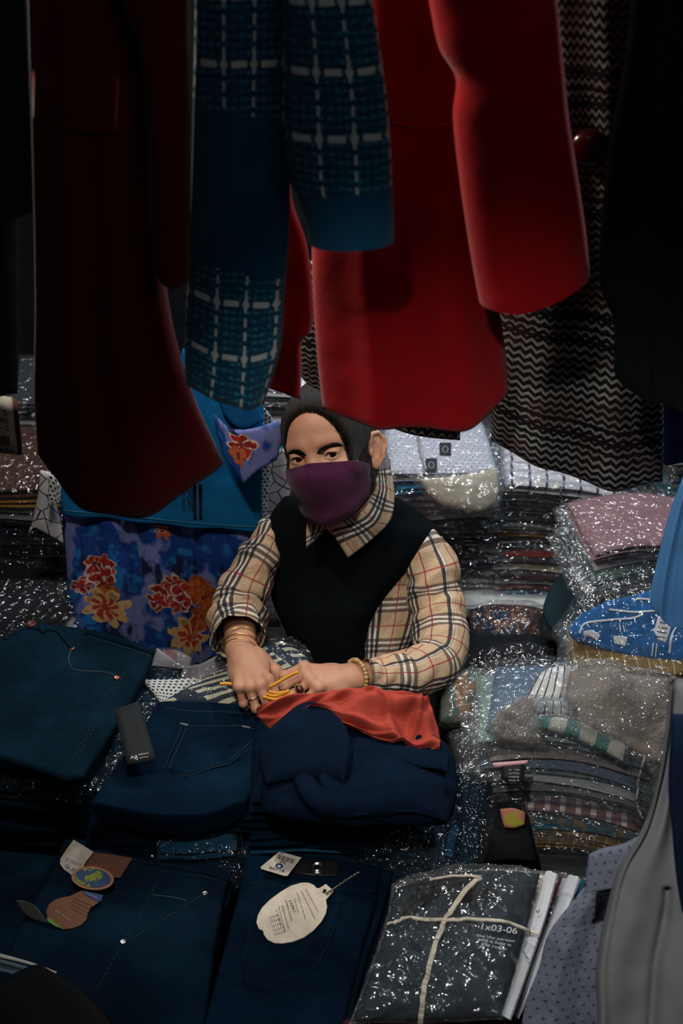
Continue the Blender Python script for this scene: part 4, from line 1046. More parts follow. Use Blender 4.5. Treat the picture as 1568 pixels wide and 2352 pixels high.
def band(C, hw, n=9):
    Q = cr(np.array(C, float), np.linspace(0, 1, n)); T_ = np.gradient(Q, axis=0); T_ /= np.linalg.norm(T_, axis=1)[:, None]; N_ = np.stack([-T_[:, 1], T_[:, 0]], 1)
    return [[tuple(q+n_*hw*k) for k in (-1, 0, 1)] for q, n_ in zip(Q, N_)]
for C, hw, z_, b_ in (([(790, 1640), (735, 1690), (700, 1755), (708, 1812), (760, 1846), (850, 1846), (940, 1840), (1036, 1862)], 26, .822, .016), ([(880, 1748), (800, 1752), (752, 1778), (762, 1808), (840, 1812), (930, 1806), (1024, 1816)], 20, .826, .010),
      ([(1030, 1748), (940, 1738), (860, 1728), (812, 1712)], 22, .822, .006), ([(716, 1852), (800, 1872), (900, 1868), (1000, 1874)], 14, .806, .012)):
    sheet('fold', DEN3, band(C, hw), lplane(z_), t, 24, 80, .020, b_, .010, 16, int(hw), 1.8, 4)
ribbon('bar_tack', plain('pale thread', (.12, .13, .14), .8), [(818, 1708), (842, 1714)], T3, t, .004, .001, .001, 8)
for k, (z, h, m, lab, x, wd) in enumerate(((.745, .040, DEN2, 'navy jeans with a stitched pocket point, directly under the rolled jeans', -.015, .262), (.701, .036, DEN3, 'black-navy folded jeans, second under the rolled jeans', -.035, .245),
        (.668, .024, DEN2, 'thin navy folded jeans above the bright washed-blue fold', -.032, .235), (.643, .022, DENL, 'bright washed-blue folded jeans low in the centre stack', -.020, .245), (.600, .06, DEN4, 'dark jeans at the bottom of the centre stack', -.02, .24))):
    o = packet('jeans', lab, 'jeans', (x, 1.70-.006*(k == 0), z), wd, .31, h, m, (.0, .0, .01*(-1)**k), 2, 40+k, None, 'folded jeans on the table', sag=.003)
    if k == 0: o2 = o
bpy.context.view_layer.update()
ribbon('pocket_stitch', THREAD2, [(680, 1842), (720, 1852), (762, 1860), (820, 1850), (878, 1832)], [bvh(o2)], None, .0012, .0008, .0006, 60, dash=(2, 1))
o = bpy.context.scene.objects.get('pocket_stitch') 
for o in [x for x in bpy.context.scene.objects if x.name.startswith('pocket_stitch') and x.parent is None]: o.parent = o2; o.matrix_parent_inverse = o2.matrix_world.inverted()
# bagged jeans, right of the centre stack
t = thing('bagged_jeans', 'dark teal jeans in a tall clear bag right of the centre stack', 'jeans', (.17, 1.62, .62), 'folded jeans on the table')
gb = [[(985, 1790), (1060, 1775), (1135, 1772)], [(970, 1850), (1050, 1850), (1120, 1850)], [(950, 1930), (1030, 1940), (1100, 1945)], [(930, 1985), (1010, 2000), (1085, 2008)]]
pg_ = Plane((.15, 1.6, .66), (.1, -.45, .9))
jb_ = sheet('denim_body', DEN1, gb, pg_, t, 30, 40, .03, .010, .006, 12, 51, 6, 6)
ribbon('side_seam', DENL, [(1048, 1900), (1036, 1930), (1030, 1968)], [bvh(jb_)], t, .014, .003, .001, 14)
sheet('plastic_bag', FILMD, [[(968, 1768), (1060, 1750), (1160, 1752)], [(945, 1850), (1050, 1850), (1145, 1850)], [(915, 1940), (1030, 1945), (1122, 1950)], [(885, 1995), (1010, 2016), (1096, 2020)]], pg_, t, 44, 60, .042, .018, .012, 26, 52, 6, 6)
packet('bagged_jeans', 'teal bagged jeans end poking out right of the washed-blue fold', 'jeans', (.105, 1.625, .66), .10, .2, .045, DEN1, (0, 0, -.05), 2, 53, FILMD, 'folded jeans on the table', .007, .014)
packet('bagged_jeans', 'flat shiny bagged jeans between the centre stack and the tied parcel', 'jeans', (.10, 1.60, .612), .15, .22, .03, DEN4, (0, 0, -.05), 2, 54, FILMD, 'folded jeans on the table', .007, .016)

# --- front-left jeans with leather patch
t, b, T = jeans('indigo jeans at the front left with a brown leather patch and round tag', DEN4,
   [[(150, 1926), (230, 1945), (300, 1962), (400, 1975), (480, 1990), (532, 2002)], [(110, 2010), (200, 2030), (290, 2040), (380, 2050), (450, 2065), (510, 2080)], [(30, 2160), (140, 2175), (250, 2185), (340, 2190), (420, 2200), (488, 2210)],
    [(-60, 2380), (80, 2390), (200, 2395), (300, 2400), (390, 2405), (462, 2410)], [(-100, 2480), (60, 2480), (200, 2480), (300, 2480), (390, 2480), (450, 2480)]], lplane(.635), (-.3, 1.4, .5), .125, .008, .006, 61)
JL4, TL4 = t, T
ribbon('waistband_seam', THREAD2, [(150, 1950), (240, 1970), (330, 1992), (400, 2005), (480, 2016), (522, 2030)], T, t, .0012, .0008, .0004, 90, dash=(2, 1))
ribbon('waistband', DEN4, [(160, 1935), (240, 1953), (320, 1970), (400, 1982), (480, 1997), (526, 2010)], T, t, .026, .003, .0006, 50)
ribbon('yoke_seam', THREAD2, [(262, 2050), (330, 2064), (360, 2030)], T, t, .0012, .0008, .0004, 40, dash=(2, 1))
ribbon('side_seam', THREAD2, [(360, 2028), (330, 2090), (280, 2170), (230, 2260), (205, 2290)], T, t, .002, .001, .0004, 100, dash=(2, 1))
ribbon('pocket_seam', THREAD2, [(470, 2052), (420, 2085), (350, 2130), (285, 2165)], T, t, .0022, .001, .0004, 80, dash=(2, 1))
ribbon('coin_pocket_edge', THREAD, [(350, 2056), (385, 2060), (410, 2064), (428, 2070)], T, t, .0016, .001, .0004, 30)
disc('rivet', STEEL, 470, 2053, .0042, T, t, .0025); disc('rivet', STEEL, 282, 2165, .0045, T, t, .0025)
ribbon('belt_loop', DEN4, [(530, 2028), (514, 2085)], T, t, .010, .004, .0006, 12)
LEATH = plain('brown leather patch', (.085, .033, .022), .75)
lp = patch('leather_patch', LEATH, [(216, 1962), (260, 1968), (306, 1976), (292, 1998), (277, 2022), (240, 2018), (190, 2010), (200, 1985)], T, t, .004, .0015)
T4 = T+[bvh(lp)]
cpl = Plane(hit(220, 2010, T4)[0]+Vector((0, 0, .006)), (0, -.18, .98))
wl = patch('size_label', WHITE, [(170, 1934), (192, 1947), (216, 1962), (198, 1985), (182, 2018), (164, 2014), (148, 2002), (139, 1990), (140, 1978), (154, 1956)], T4, t, .006, .0006, rigid=(0, -.18, .98))
text('printed_text', '01-23002-9', INKB, (150, 1980), (184, 1994), cpl, t, .006, .004); text('printed_text', 'No. 32', INKB, (148, 1994), (170, 2008), cpl, t, .006, .004)
def ell_px(cx, cy, rx, ry, rot=0, n=28): 
    a = math.radians(rot); return [(cx+rx*math.cos(t)*math.cos(a)-ry*math.sin(t)*math.sin(a), cy+rx*math.cos(t)*math.sin(a)+ry*math.sin(t)*math.cos(a)) for t in np.linspace(0, 2*math.pi, n, endpoint=False)]
t = thing('swing_tag', 'oval tan-rimmed tag with a green and blue globe print', 'tag', tuple(cpl(214, 2022)))
patch('tag_card', plain('kraft card', (.27, .13, .065), .8), ell_px(214, 2023, 49, 27, 6), [], t, .006, .0015, default=cpl, rigid=(0, -.18, .98))
G_ = NT('globe print'); _o = G_.obj(); _nn = G_.noise(_o, 42, 4, .6, .4)
patch('globe_print', G_.pbr(G_.mix(G_.ramp(_nn, .49, .51), (.008, .035, .125), (.16, .21, .012)), .6, .3), ell_px(214, 2023, 42, 21.5, 6), [], t, .0078, .0004, default=cpl, rigid=(0, -.18, .98))
t = thing('swing_tag', 'brown round care tag with rows of print, below the globe tag', 'tag', tuple(cpl(165, 2095)))
patch('tag_card', plain('kraft card dark', (.135, .058, .03), .8), [(188, 2054), (232, 2068), (226, 2082), (210, 2092), (204, 2104), (200, 2120), (188, 2132), (168, 2140), (146, 2142), (126, 2132), (112, 2118), (108, 2102), (114, 2086), (128, 2074), (150, 2068), (162, 2066), (174, 2060)], [], t, .008, .0015, default=cpl, rigid=(0, -.18, .98))
patch('blue_header', plain('blue card', (.012, .028, .11), .7), [(190, 2053), (238, 2064), (234, 2078), (228, 2080), (196, 2063)], [], t, .0098, .0005, default=cpl, rigid=(0, -.18, .98))
DKINK = plain('brown black ink', (.02, .01, .008), .9)
for k, s in enumerate(('soft washed denim cotton', 'machine wash at 30 warm', 'dry in shade, wash apart', 'do not bleach or wring')): text('printed_text', s, DKINK, (172-k*3, 2072+k*7), (216-k*4, 2092+k*8), cpl, t, .0024, .0102)
text('printed_text', 'washington', plain('pale ink', (.3, .3, .3), .9), (196, 2060), (226, 2072), cpl, t, .003, .0106); text('printed_text', 'the denim', plain('pale ink', (.3, .3, .3), .9), (128, 2100), (164, 2124), cpl, t, .003, .0102)
patch('green_corner', plain('green card', (.08, .20, .015), .7), [(108, 2116), (120, 2119), (140, 2138), (146, 2142), (128, 2135), (114, 2126)], [], t, .0098, .0005, default=cpl, rigid=(0, -.18, .98))
t = sheet('leaf_tag', plain('dim grey card back', (.035, .04, .042), .7), [[(36, 2068), (50, 2068), (60, 2070)], [(45, 2085), (62, 2085), (82, 2082)], [(66, 2106), (84, 2106), (100, 2106)], [(100, 2118), (108, 2120), (112, 2122)]], Plane(hit(70, 2100, TL4)[0]+Vector((0, 0, .012)), (-.3, -.5, .8)), None, 12, 16, .0012, .0004, .001)
tag(t, 'dim grey leaf-shaped tag left of the brown care tag', 'tag')

# --- front-centre jeans with bottle-shaped tag
t, b, T = jeans('navy jeans at the front centre with a black leather patch at the waist', DEN2,
   [[(566, 1962), (640, 1968), (720, 1975), (800, 1982), (876, 1990)], [(548, 2050), (620, 2055), (700, 2060), (780, 2068), (862, 2075)], [(520, 2160), (600, 2160), (680, 2165), (760, 2170), (832, 2178)],
    [(468, 2360), (560, 2365), (640, 2370), (720, 2375), (782, 2380)], [(450, 2480), (540, 2480), (620, 2480), (700, 2480), (760, 2480)]], lplane(.645), (-.05, 1.35, .5), .135, .008, .006, 71)
ribbon('waistband_seam', THREAD2, [(556, 2026), (640, 2036), (720, 2042), (800, 2044), (866, 2046)], T, t, .0012, .0008, .0004, 90, dash=(2, 1))
pk = [(584, 2078), (700, 2084), (792, 2070), (770, 2140), (730, 2225), (660, 2258), (620, 2284), (580, 2275), (548, 2262), (565, 2180)]
patch('back_pocket', DEN2, pk, T, t, .0006, .0012)
T5 = T+[bvh(o) for o in t.children if o.name.startswith('back_pocket')]
for P in ([(584, 2080), (566, 2180), (550, 2260)], [(552, 2262), (600, 2280), (618, 2282)], [(620, 2282), (700, 2240), (724, 2226)], [(726, 2222), (756, 2160), (790, 2074)], [(716, 2216), (745, 2155), (776, 2080)], [(586, 2082), (625, 2086)]):
    ribbon('pocket_stitch', THREAD2, P, T5, t, .0012, .0008, .0004, 70, dash=(2, 1))
bp_ = patch('leather_patch', plain('black leather patch', (.008, .009, .011), .45, .5), [(690, 1976), (740, 1978), (782, 1982), (778, 2000), (770, 2016), (720, 2014), (664, 2008), (676, 1992)], T, t, .002, .0018)
disc('eyelet', STEEL, 728, 1996, .0125, T+[bvh(bp_)], t, .004, ring=[(1, 0), (1, .4), (.93, 1), (.8, .9), (.74, .3), (.6, .25), (.5, .8), (.2, 1)])
cp2 = Plane(hit(650, 2100, T5)[0]+Vector((0, 0, .004)), (.02, -.10, .99))
t = thing('size_label', 'white stapled size label with barcode on the front-centre waistband', 'label', tuple(cp2(648, 1990)))
patch('label_card', plain('white card bright', (.50, .47, .41), .7), [(642, 1960), (692, 1974), (660, 2016), (652, 2016), (600, 2000), (598, 1996)], [], t, .004, .0008, default=cp2, rigid=cp2.n)
for k in range(13):
    x = 638+k*3.2; y = 1967+k*.95; patch('barcode_bar', INK, [(x, y), (x+1+(k*5 % 3)*.5, y+.3), (x-3+(k*5 % 3)*.5, y+10), (x-4, y+10)], [], t, .0053, .0003, default=cp2, rigid=cp2.n)
text('printed_text', '25', INK, (640, 1965), (650, 1968), cp2, t, .004, .0056); text('printed_text', '-  34', INK, (630, 1983), (654, 1989), cp2, t, .005, .0056)
patch('printed_emblem', plain('blue emblem ink', (.01, .03, .16), .7), ell_px(641, 1994, 9, 6, 8, 14), [], t, .0053, .0003, default=cp2, rigid=cp2.n)
patch('printed_emblem', plain('white card bright', (.5, .47, .41), .7), ell_px(641, 1995, 4.5, 3, 8, 8), [], t, .0057, .0003, default=cp2, rigid=cp2.n)
text('printed_text', '精品牛仔裤', INK, (617, 2000), (652, 2009), cp2, t, .005, .0056)
t = thing('swing_tag', 'large cream bottle-shaped tag lying on the front-centre jeans pocket', 'tag', tuple(cp2(672, 2102)))
bt_ = [(748, 2036), (766, 2052), (748, 2072), (751, 2088), (748, 2104), (738, 2122), (720, 2142), (698, 2158), (672, 2168), (648, 2172), (630, 2171), (614, 2163), (606, 2152), (604, 2143), (594, 2138), (589, 2124), (592, 2108), (602, 2090), (620, 2072), (644, 2054), (668, 2040), (692, 2033), (708, 2033), (720, 2038), (727, 2046), (734, 2045)]
patch('tag_card', plain('cream card', (.62, .56, .47), .75), bt_, [], t, .004, .0022, default=cp2, rigid=cp2.n)
cp3 = Plane(cp2.p+cp2.n*.0064, cp2.n)
lines = [((700, 2042), (730, 2096), '产品名称 休闲牛仔长裤 尺码 34 WASH BEFORE USE'), ((690, 2046), (722, 2112), '执行标准 FZ/T 81006-2007 面料 98 COTTON 2 SPANDEX'), ((681, 2052), (700, 2112), '安全类别 GB 18401 B类 合格品'), ((674, 2064), (684, 2098), '洗涤 不可漂白')]
for a, b_, s in lines: text('printed_text', s, INK, a, b_, cp3, t, .0022, .0004)
text('printed_text', 'FAMO', INKB, (662, 2070), (674, 2096), cp3, t, .0045, .0004)
for a, b_, s in (((655, 2068), (668, 2116), '品牌服饰 品质保证'), ((646, 2080), (662, 2138), '低温熨烫 反面洗涤 阴凉晾干'), ((638, 2082), (654, 2142), 'DRY IN SHADE 反面洗涤'), ((632, 2088), (644, 2128), '小心洗涤')): text('printed_text', s, INK, a, b_, cp3, t, .0024, .0004)
for k in range(6):
    f = k/5; a = (618+22*f, 2112-14*f); ribbon('table_line', INK, [(618+22*f, 2108-7*f), (631+22*f, 2148-8*f)], [], t, .0004, .0002, .0004, 6, default=cp3)
for k in range(5):
    f = k/4; ribbon('table_line', INK, [(618+13*f, 2108+40*f), (640+13*f, 2101+39*f)], [], t, .0004, .0002, .0004, 6, default=cp3)
st = [hit(x, y, T5+[bvh(o) for o in t.children if o.name.startswith('tag_card')], cp2) for x, y in curve_pts([(748, 2056), (762, 2048), (780, 2036), (800, 2022), (826, 2006)], 60)]
o = link('tag_string', tube_mesh('tag_string', [[h[0]+h[1]*(.004+.0012*math.sin(i*1.6)) for i, h in enumerate(st)]], [.0012+.0005*math.sin(i*2.4) for i in range(60)], 6), plain('black and white cord', (.35, .35, .33), .8)); child(o, t)
o = link('tag_string', tube_mesh('tag_string', [[h[0]+h[1]*(.004-.0012*math.sin(i*1.6)) for i, h in enumerate(st)]], .0011, 6), BLACKTHREAD); child(o, t)
patch('tag_hole', INK, [(743, 2048), (750, 2050), (746, 2058), (740, 2056)], [], t, .0066, .0003, default=cp2, rigid=cp2.n)
# further jeans folds right of it
for k, (x0, x1, m) in enumerate(((868, 902, DEN4), (896, 925, DEN3))):
    t = sheet('jeans', m, [[(x0-30, 1995), (x0, 1995), (x1, 2000)], [(x0-50, 2080), (x0-18, 2080), (x1-22, 2090)], [(x0-80, 2180), (x0-50, 2180), (x1-55, 2190)], [(x0-140, 2380), (x0-105, 2380), (x1-105, 2380)]], lplane(.632-.02*k), None, 24, 50, .06, .006, .006, 10, 80+k, 6, 20)
    tag(t, ['dark indigo folded jeans leg just right of the front-centre jeans', 'black-navy folded jeans leg next to the tied parcel'][k], 'jeans', 'folded jeans on the table')
    T = [bvh(t)]; o = ribbon('leg_seam', THREAD2, [(x0+4, 2006), (x0-14, 2080), (x0-48, 2180), (x0-80, 2260)], T, t, .002, .001, .0006, 60, dash=(2, 1))
# --- black swing tag
pt_ = Plane(Hz(325, 1750, .779), (.04, -.25, .95))
t = thing('swing_tag', 'dark grey card swing tag with small white lettering, between the two upper jeans', 'tag', tuple(pt_(310, 1750)))
sheet('tag_card', plain('dark grey satin card', (.010, .012, .014), .75, .2), [[(262, 1630), (318, 1610)], [(291, 1757), (358, 1743)]], pt_, t, 4, 6, .0012, 0, 0, pu=80, pv=80)
PAL = plain('pale print', (.45, .47, .48), .7)
text('printed_text', 'AJ', PAL, (299, 1744), (312, 1742), pt_, t, .0072, .001, bold=.005); text('printed_text', '|', PAL, (314, 1744), (316, 1743.6), pt_, t, .0095, .001)
text('printed_text', 'ARMANI', PAL, (318, 1736), (341, 1732), pt_, t, .0028, .001); text('printed_text', 'JEANS', PAL, (320, 1743), (340, 1739.5), pt_, t, .0028, .001)
# --- black case and card at the bottom left corner
t = sheet('carrying_case', cloth('black nylon', (.003, .0035, .004), .6, 600, .2, .3), [[(-80, 2300), (40, 2240), (84, 2222), (110, 2238), (150, 2262)], [(-80, 2340), (40, 2300), (110, 2290), (180, 2300), (230, 2320)], [(-80, 2400), (60, 2390), (150, 2385), (240, 2390), (300, 2400)], [(-80, 2480), (60, 2480), (160, 2480), (260, 2480), (360, 2480)]], lplane(.70), None, 40, 40, .06, .02, .006, 8, 90, 4, 6)
tag(t, 'black nylon case in the bottom left corner', 'bag')
t = sheet('folded_leaflet', WHITE, [[(-60, 2180), (0, 2190), (78, 2212), (130, 2232)], [(-60, 2190), (0, 2200), (76, 2219), (127, 2242)]], lplane(.675), None, 20, 4, .002, .001, .001); tag(t, 'white edge of a folded leaflet beside the black case', 'paper')
t = sheet('blue_card', plain('pale blue card', (.06, .09, .11), .7), [[(-60, 2192), (0, 2203), (78, 2224)], [(-60, 2222), (0, 2232), (46, 2244)]], lplane(.665), None, 20, 6, .002, .001, .001); tag(t, 'pale grey-blue card under the white leaflet at the left edge', 'card')
# ================================================================== bagged shirts and other goods
def stripes(name, a, b, per, duty=.35, ax=0, c2=None, per2=None, rough=.85):
    t = NT(name); uvv, u, v = t.uv(); x = (u, v)[ax]; y = (v, u)[ax]
    x = t.add(x, t.mul(t.sub(t.noise(uvv, 25, 2), .5), per*.25))
    m = t.m('LESS_THAN', t.fr(t.add(t.m('DIVIDE', x, per), 80.0)), duty)
    c = t.mix(m, a, b)
    if c2 is not None:
        m2 = t.m('LESS_THAN', t.fr(t.add(t.m('DIVIDE', y, per2), 80.3)), .4)
        c = t.mix(t.mul(m2, .7), c, c2)
    n = t.noise(t.obj(), 30, 3)
    return t.pbr(c, rough, .2, t.bump(n, .4, .003))
def dots(name, a, b, per, r, rough=.85):
    t = NT(name); uvv, u, v = t.uv(); n = t.sub(t.noise(uvv, 20, 2), .5)
    uu = t.add(t.m('DIVIDE', u, per), t.mul(n, .3)); vv = t.add(t.m('DIVIDE', v, per), 50.0)
    row = t.m('FLOOR', vv); uu = t.add(uu, t.add(t.mul(t.m('MODULO', row, 2.0), .5), 50.0))
    du = t.sub(t.fr(uu), .5); dv = t.sub(t.fr(vv), .5)
    m = t.m('LESS_THAN', t.m('SQRT', t.add(t.mul(du, du), t.mul(dv, dv))), r)
    nn = t.noise(t.obj(), 26, 3, .5, .5); ww = t.noise(t.obj(), 1000, 1)
    return t.pbr(t.mix(m, a, b), rough, .2, t.bump(t.add(t.mul(nn, 4), t.mul(ww, .2)), .4, .004))
def floral(name, a, b, c, sc=60):
    t = NT(name); o = t.obj(); n = t.noise(o, sc, 3, .5, .6); n2 = t.noise(t.scl(o, (1, 1, 1)), sc*.6, 2, .5, 1)
    col = t.mix(t.ramp(n, .48, .54), a, b); col = t.mix(t.ramp(n2, .56, .60), col, c); return t.pbr(col, .85, .2)
MW = dict(
 white=cloth('white shirt cotton', (.46, .47, .50), .8, 700, .1), offwhite=cloth('cream shirt cotton', (.42, .38, .31), .8, 700, .1),
 dotted=dots('white dotted cotton', (.40, .41, .47), (.05, .06, .12), .012, .13), grey=cloth('grey cotton', (.13, .135, .14), .85, 600, .2), dgrey=cloth('dark grey cotton', (.035, .038, .042), .85, 600, .2),
 black=cloth('black cotton', (.008, .009, .011), .85, 600, .2), navy=cloth('navy cotton', (.010, .016, .038), .85, 600, .2), sky=cloth('sky blue cotton', (.04, .28, .46), .85, 600, .15),
 blue=cloth('blue cotton', (.012, .09, .24), .85, 600, .15), brown=cloth('brown cotton', (.05, .022, .016), .85), gold=cloth('ochre yellow cotton', (.30, .155, .025), .8), red=cloth('dull red cotton', (.20, .02, .015), .85),
 pink=cloth('dusty pink cotton', (.22, .105, .125), .85), mauve=cloth('mauve linen', (.20, .115, .13), .9), green=cloth('sage green cotton', (.05, .12, .095), .85), seafoam=cloth('pale sage cotton', (.17, .25, .22), .85),
 teal=cloth('teal cotton', (.012, .05, .065), .85), beige=cloth('warm grey linen', (.17, .15, .135), .9, 600, .2),
 plaid=stripes('white blue-lined check', (.44, .43, .44), (.03, .035, .09), .034, .16, 0, (.25, .25, .3), .03), pinkplaid=stripes('pink and white check', (.16, .075, .085), (.42, .38, .36), .026, .35, 0, (.035, .03, .06), .022),
 bluestripe=stripes('blue grey fine stripe', (.05, .085, .14), (.11, .15, .20), .0034, .5), greenstripe=stripes('sage fine stripe', (.06, .115, .105), (.14, .20, .185), .0034, .5), greystripe=stripes('taupe fine stripe', (.16, .13, .12), (.25, .22, .20), .004, .5),
 goldstripe=stripes('ochre pale-striped cotton', (.15, .085, .018), (.30, .24, .13), .021, .12, 0), tealgold=floral('teal and gold print', (.015, .075, .105), (.02, .10, .14), (.26, .15, .04), 70),
 blackline=stripes('white cotton with black bars', (.44, .44, .44), (.02, .02, .025), .013, .18), greencheck=stripes('green and white large check', (.40, .39, .34), (.045, .15, .13), .050, .46, 0, None, None),
 multi=floral('red blue orange patchwork', (.05, .018, .014), (.015, .025, .05), (.13, .07, .05), 55))
FILMS = [film('clear polythene sleeve', haze=.02, scale=24+6*k) for k in range(2)]
FILMH = film('milky polythene', haze=.14, lo=.10, hi=.25, scale=20, rough=.17, hazecol=(.42, .41, .40))
FILMS_D = film('dark-lying polythene', haze=.008, lo=.08, hi=.24, scale=30)
ORD = ['topmost', 'second from top', 'third from top', 'fourth from top', 'fifth from top', 'sixth from top', 'seventh from top', 'eighth from top', 'ninth from top', 'tenth from top',
       'eleventh from top', 'twelfth from top', 'thirteenth from top', 'fourteenth from top', 'fifteenth from top', 'sixteenth from top', 'seventeenth from top', 'eighteenth from top', 'nineteenth from top', 'twentieth from top']
SHIRTS = []
def stack(where, group, x, y, z0, w, d, yaw, items, seed=0, film_=None, tilt=0, drift=(0, 0), kind='bagged_shirt', sag=.0, flap=.018, jit=.008, roll=0):
    """items bottom to top: (height, material key, colour words[, layers])"""
    r = random.Random(seed); z = z0; n = len(items); out = []
    for i, it in enumerate(items):
        h, mk, cw = it[:3]; L = it[3] if len(it) > 3 else 2
        f = i/max(n-1, 1)
        o = packet(kind, f'{cw} bagged shirt, {ORD[n-1-i]} in the {where}', 'shirt',
                   (x+r.uniform(-1, 1)*jit+drift[0]*f, y+r.uniform(-1, 1)*jit+drift[1]*f, z+h/2), w*r.uniform(.93, 1.03), d, h*.92, MW[mk],
                   (r.uniform(-.02, .02)+tilt, r.uniform(-.02, .02)+roll*f, yaw+r.uniform(-.07, .07)), L, seed*31+i, film_ or FILMS[i % 2], group, .0045, flap, sag)
        out.append(o); z += h
    return out
# white-topped bench: two stacks
S1 = stack('stack behind her shoulder', 'bagged shirts on the white bench', .200, 2.46, .602, .235, .30, .06,
   [(.030, 'white', 'white'), (.030, 'grey', 'grey'), (.028, 'navy', 'navy'), (.030, 'dgrey', 'dark grey'), (.026, 'navy', 'dark navy'), (.030, 'grey', 'mid grey'), (.036, 'white', 'white low'), (.034, 'dotted', 'pale dotted'), (.020, 'sky', 'sky blue'), (.034, 'dotted', 'white dotted')], 1)
S2 = stack('tied bench stack', 'bagged shirts on the white bench', .455, 2.45, .602, .245, .30, -.10,
   [(.012, 'sky', 'pale blue', 1), (.013, 'red', 'dull red', 1), (.012, 'white', 'white thin', 1), (.012, 'brown', 'brown thin', 1), (.013, 'pink', 'dusty pink', 1), (.012, 'offwhite', 'cream', 1), (.012, 'mauve', 'mauve', 1), (.012, 'seafoam', 'pale green', 1), (.012, 'red', 'thin red', 1),
    (.024, 'grey', 'grey'), (.022, 'gold', 'ochre yellow'), (.016, 'grey', 'silvery grey'), (.014, 'black', 'black', 1), (.014, 'dgrey', 'charcoal', 1), (.014, 'black', 'glossy black', 1), (.016, 'grey', 'silver', 1), (.014, 'brown', 'dark brown', 1), (.032, 'plaid', 'white blue-checked')], 2, roll=.10, sag=.008)
S2b = stack('rear bench stack', 'bagged shirts on the white bench', .80, 2.58, .602, .28, .30, .1,
   [(.04, 'dgrey', 'dark grey'), (.04, 'navy', 'navy'), (.04, 'grey', 'grey'), (.04, 'black', 'black'), (.04, 'teal', 'teal'), (.04, 'dgrey', 'charcoal'), (.035, 'grey', 'mid grey')], 3)
stack('stack behind her head', 'bagged shirts on the rear bench', -.07, 2.66, .622, .24, .28, .0,
   [(.05, 'navy', 'navy'), (.05, 'white', 'white'), (.05, 'black', 'black'), (.05, 'grey', 'grey'), (.045, 'sky', 'light blue'), (.04, 'white', 'white crumpled'), (.04, 'dgrey', 'charcoal'), (.03, 'white', 'pure white')], 4)
stack('stack behind blue top', 'bagged shirts on the rear bench', -.27, 2.60, .622, .16, .28, .0, [(.06, 'black', 'black'), (.06, 'navy', 'navy'), (.06, 'black', 'dark'), (.06, 'dgrey', 'charcoal')], 5)
# left stacks
stack('left stack', 'dark bagged shirts at the left', -.585, 2.44, .582, .30, .28, -.08,
   [(.03, 'white', 'white-edged grey'), (.03, 'black', 'black'), (.026, 'grey', 'grey'), (.024, 'black', 'glossy black'), (.024, 'dgrey', 'charcoal'), (.024, 'black', 'black crackled'), (.026, 'navy', 'navy black'), (.024, 'black', 'wrinkled black'), (.03, 'grey', 'smoky grey'), (.02, 'gold', 'ochre'), (.03, 'brown', 'dark brown')], 6, FILMS_D)
stack('rear left stack', 'dark bagged shirts at the left', -.66, 2.72, .582, .30, .24, .05,
   [(.05, 'black', 'black'), (.05, 'dgrey', 'charcoal'), (.05, 'black', 'lower black'), (.05, 'dgrey', 'grey'), (.045, 'black', 'glossy black'), (.03, 'white', 'white'), (.03, 'black', 'thin black'), (.02, 'dgrey', 'thin charcoal')], 7, FILMS_D)
stack('front left heap', 'dark bagged shirts at the left', -.68, 2.16, .50, .34, .26, -.25,
   [(.05, 'black', 'black'), (.05, 'grey', 'grey'), (.04, 'dgrey', 'charcoal'), (.03, 'white', 'white'), (.03, 'black', 'thin black')], 8, FILMS_D)
# red thing by the price card
o = packet('folded_shirt', 'bright red folded shirt edge beside the price card', 'shirt', (-.565, 2.56, .905), .05, .14, .07, cloth('bright red cotton', (.42, .02, .012)), (0, 0, .1), 2, 9, None)

# right-hand piles
S3 = stack('mauve-topped pile', 'bagged shirts piled at the right', .545, 2.10, .825, .22, .18, .16,
   [(.012, 'grey', 'grey', 1), (.012, 'white', 'white', 1), (.010, 'teal', 'teal', 1), (.010, 'white', 'thin white', 1), (.016, 'green', 'sage green'), (.010, 'white', 'white-edged', 1), (.016, 'mauve', 'lower mauve linen'), (.020, 'mauve', 'mauve linen with a paper tag')], 11, sag=.014)
stack('pile under blue jersey', 'bagged shirts piled at the right', .60, 2.10, .502, .26, .22, .05, [(.055, 'beige', 'warm grey'), (.055, 'dgrey', 'dark grey'), (.055, 'teal', 'teal'), (.05, 'grey', 'grey'), (.05, 'dgrey', 'charcoal')], 12)
# teal sack
t = sheet('cushion', cloth('dark teal canvas', (.012, .026, .034), .9), [[(1330, 1262), (1380, 1258), (1440, 1262)], [(1268, 1345), (1340, 1345), (1420, 1345)], [(1246, 1400), (1310, 1410), (1400, 1420)], [(1258, 1438), (1310, 1475), (1380, 1500)], [(1290, 1462), (1325, 1510), (1380, 1540)]], Plane((.45, 2.06, .72), (-.2, -.7, .7)), None, 30, 40, .07, .015, .005, 9, 3, 4, 6)
tag(t, 'dark teal canvas cushion standing left of the blue jersey', 'cushion')
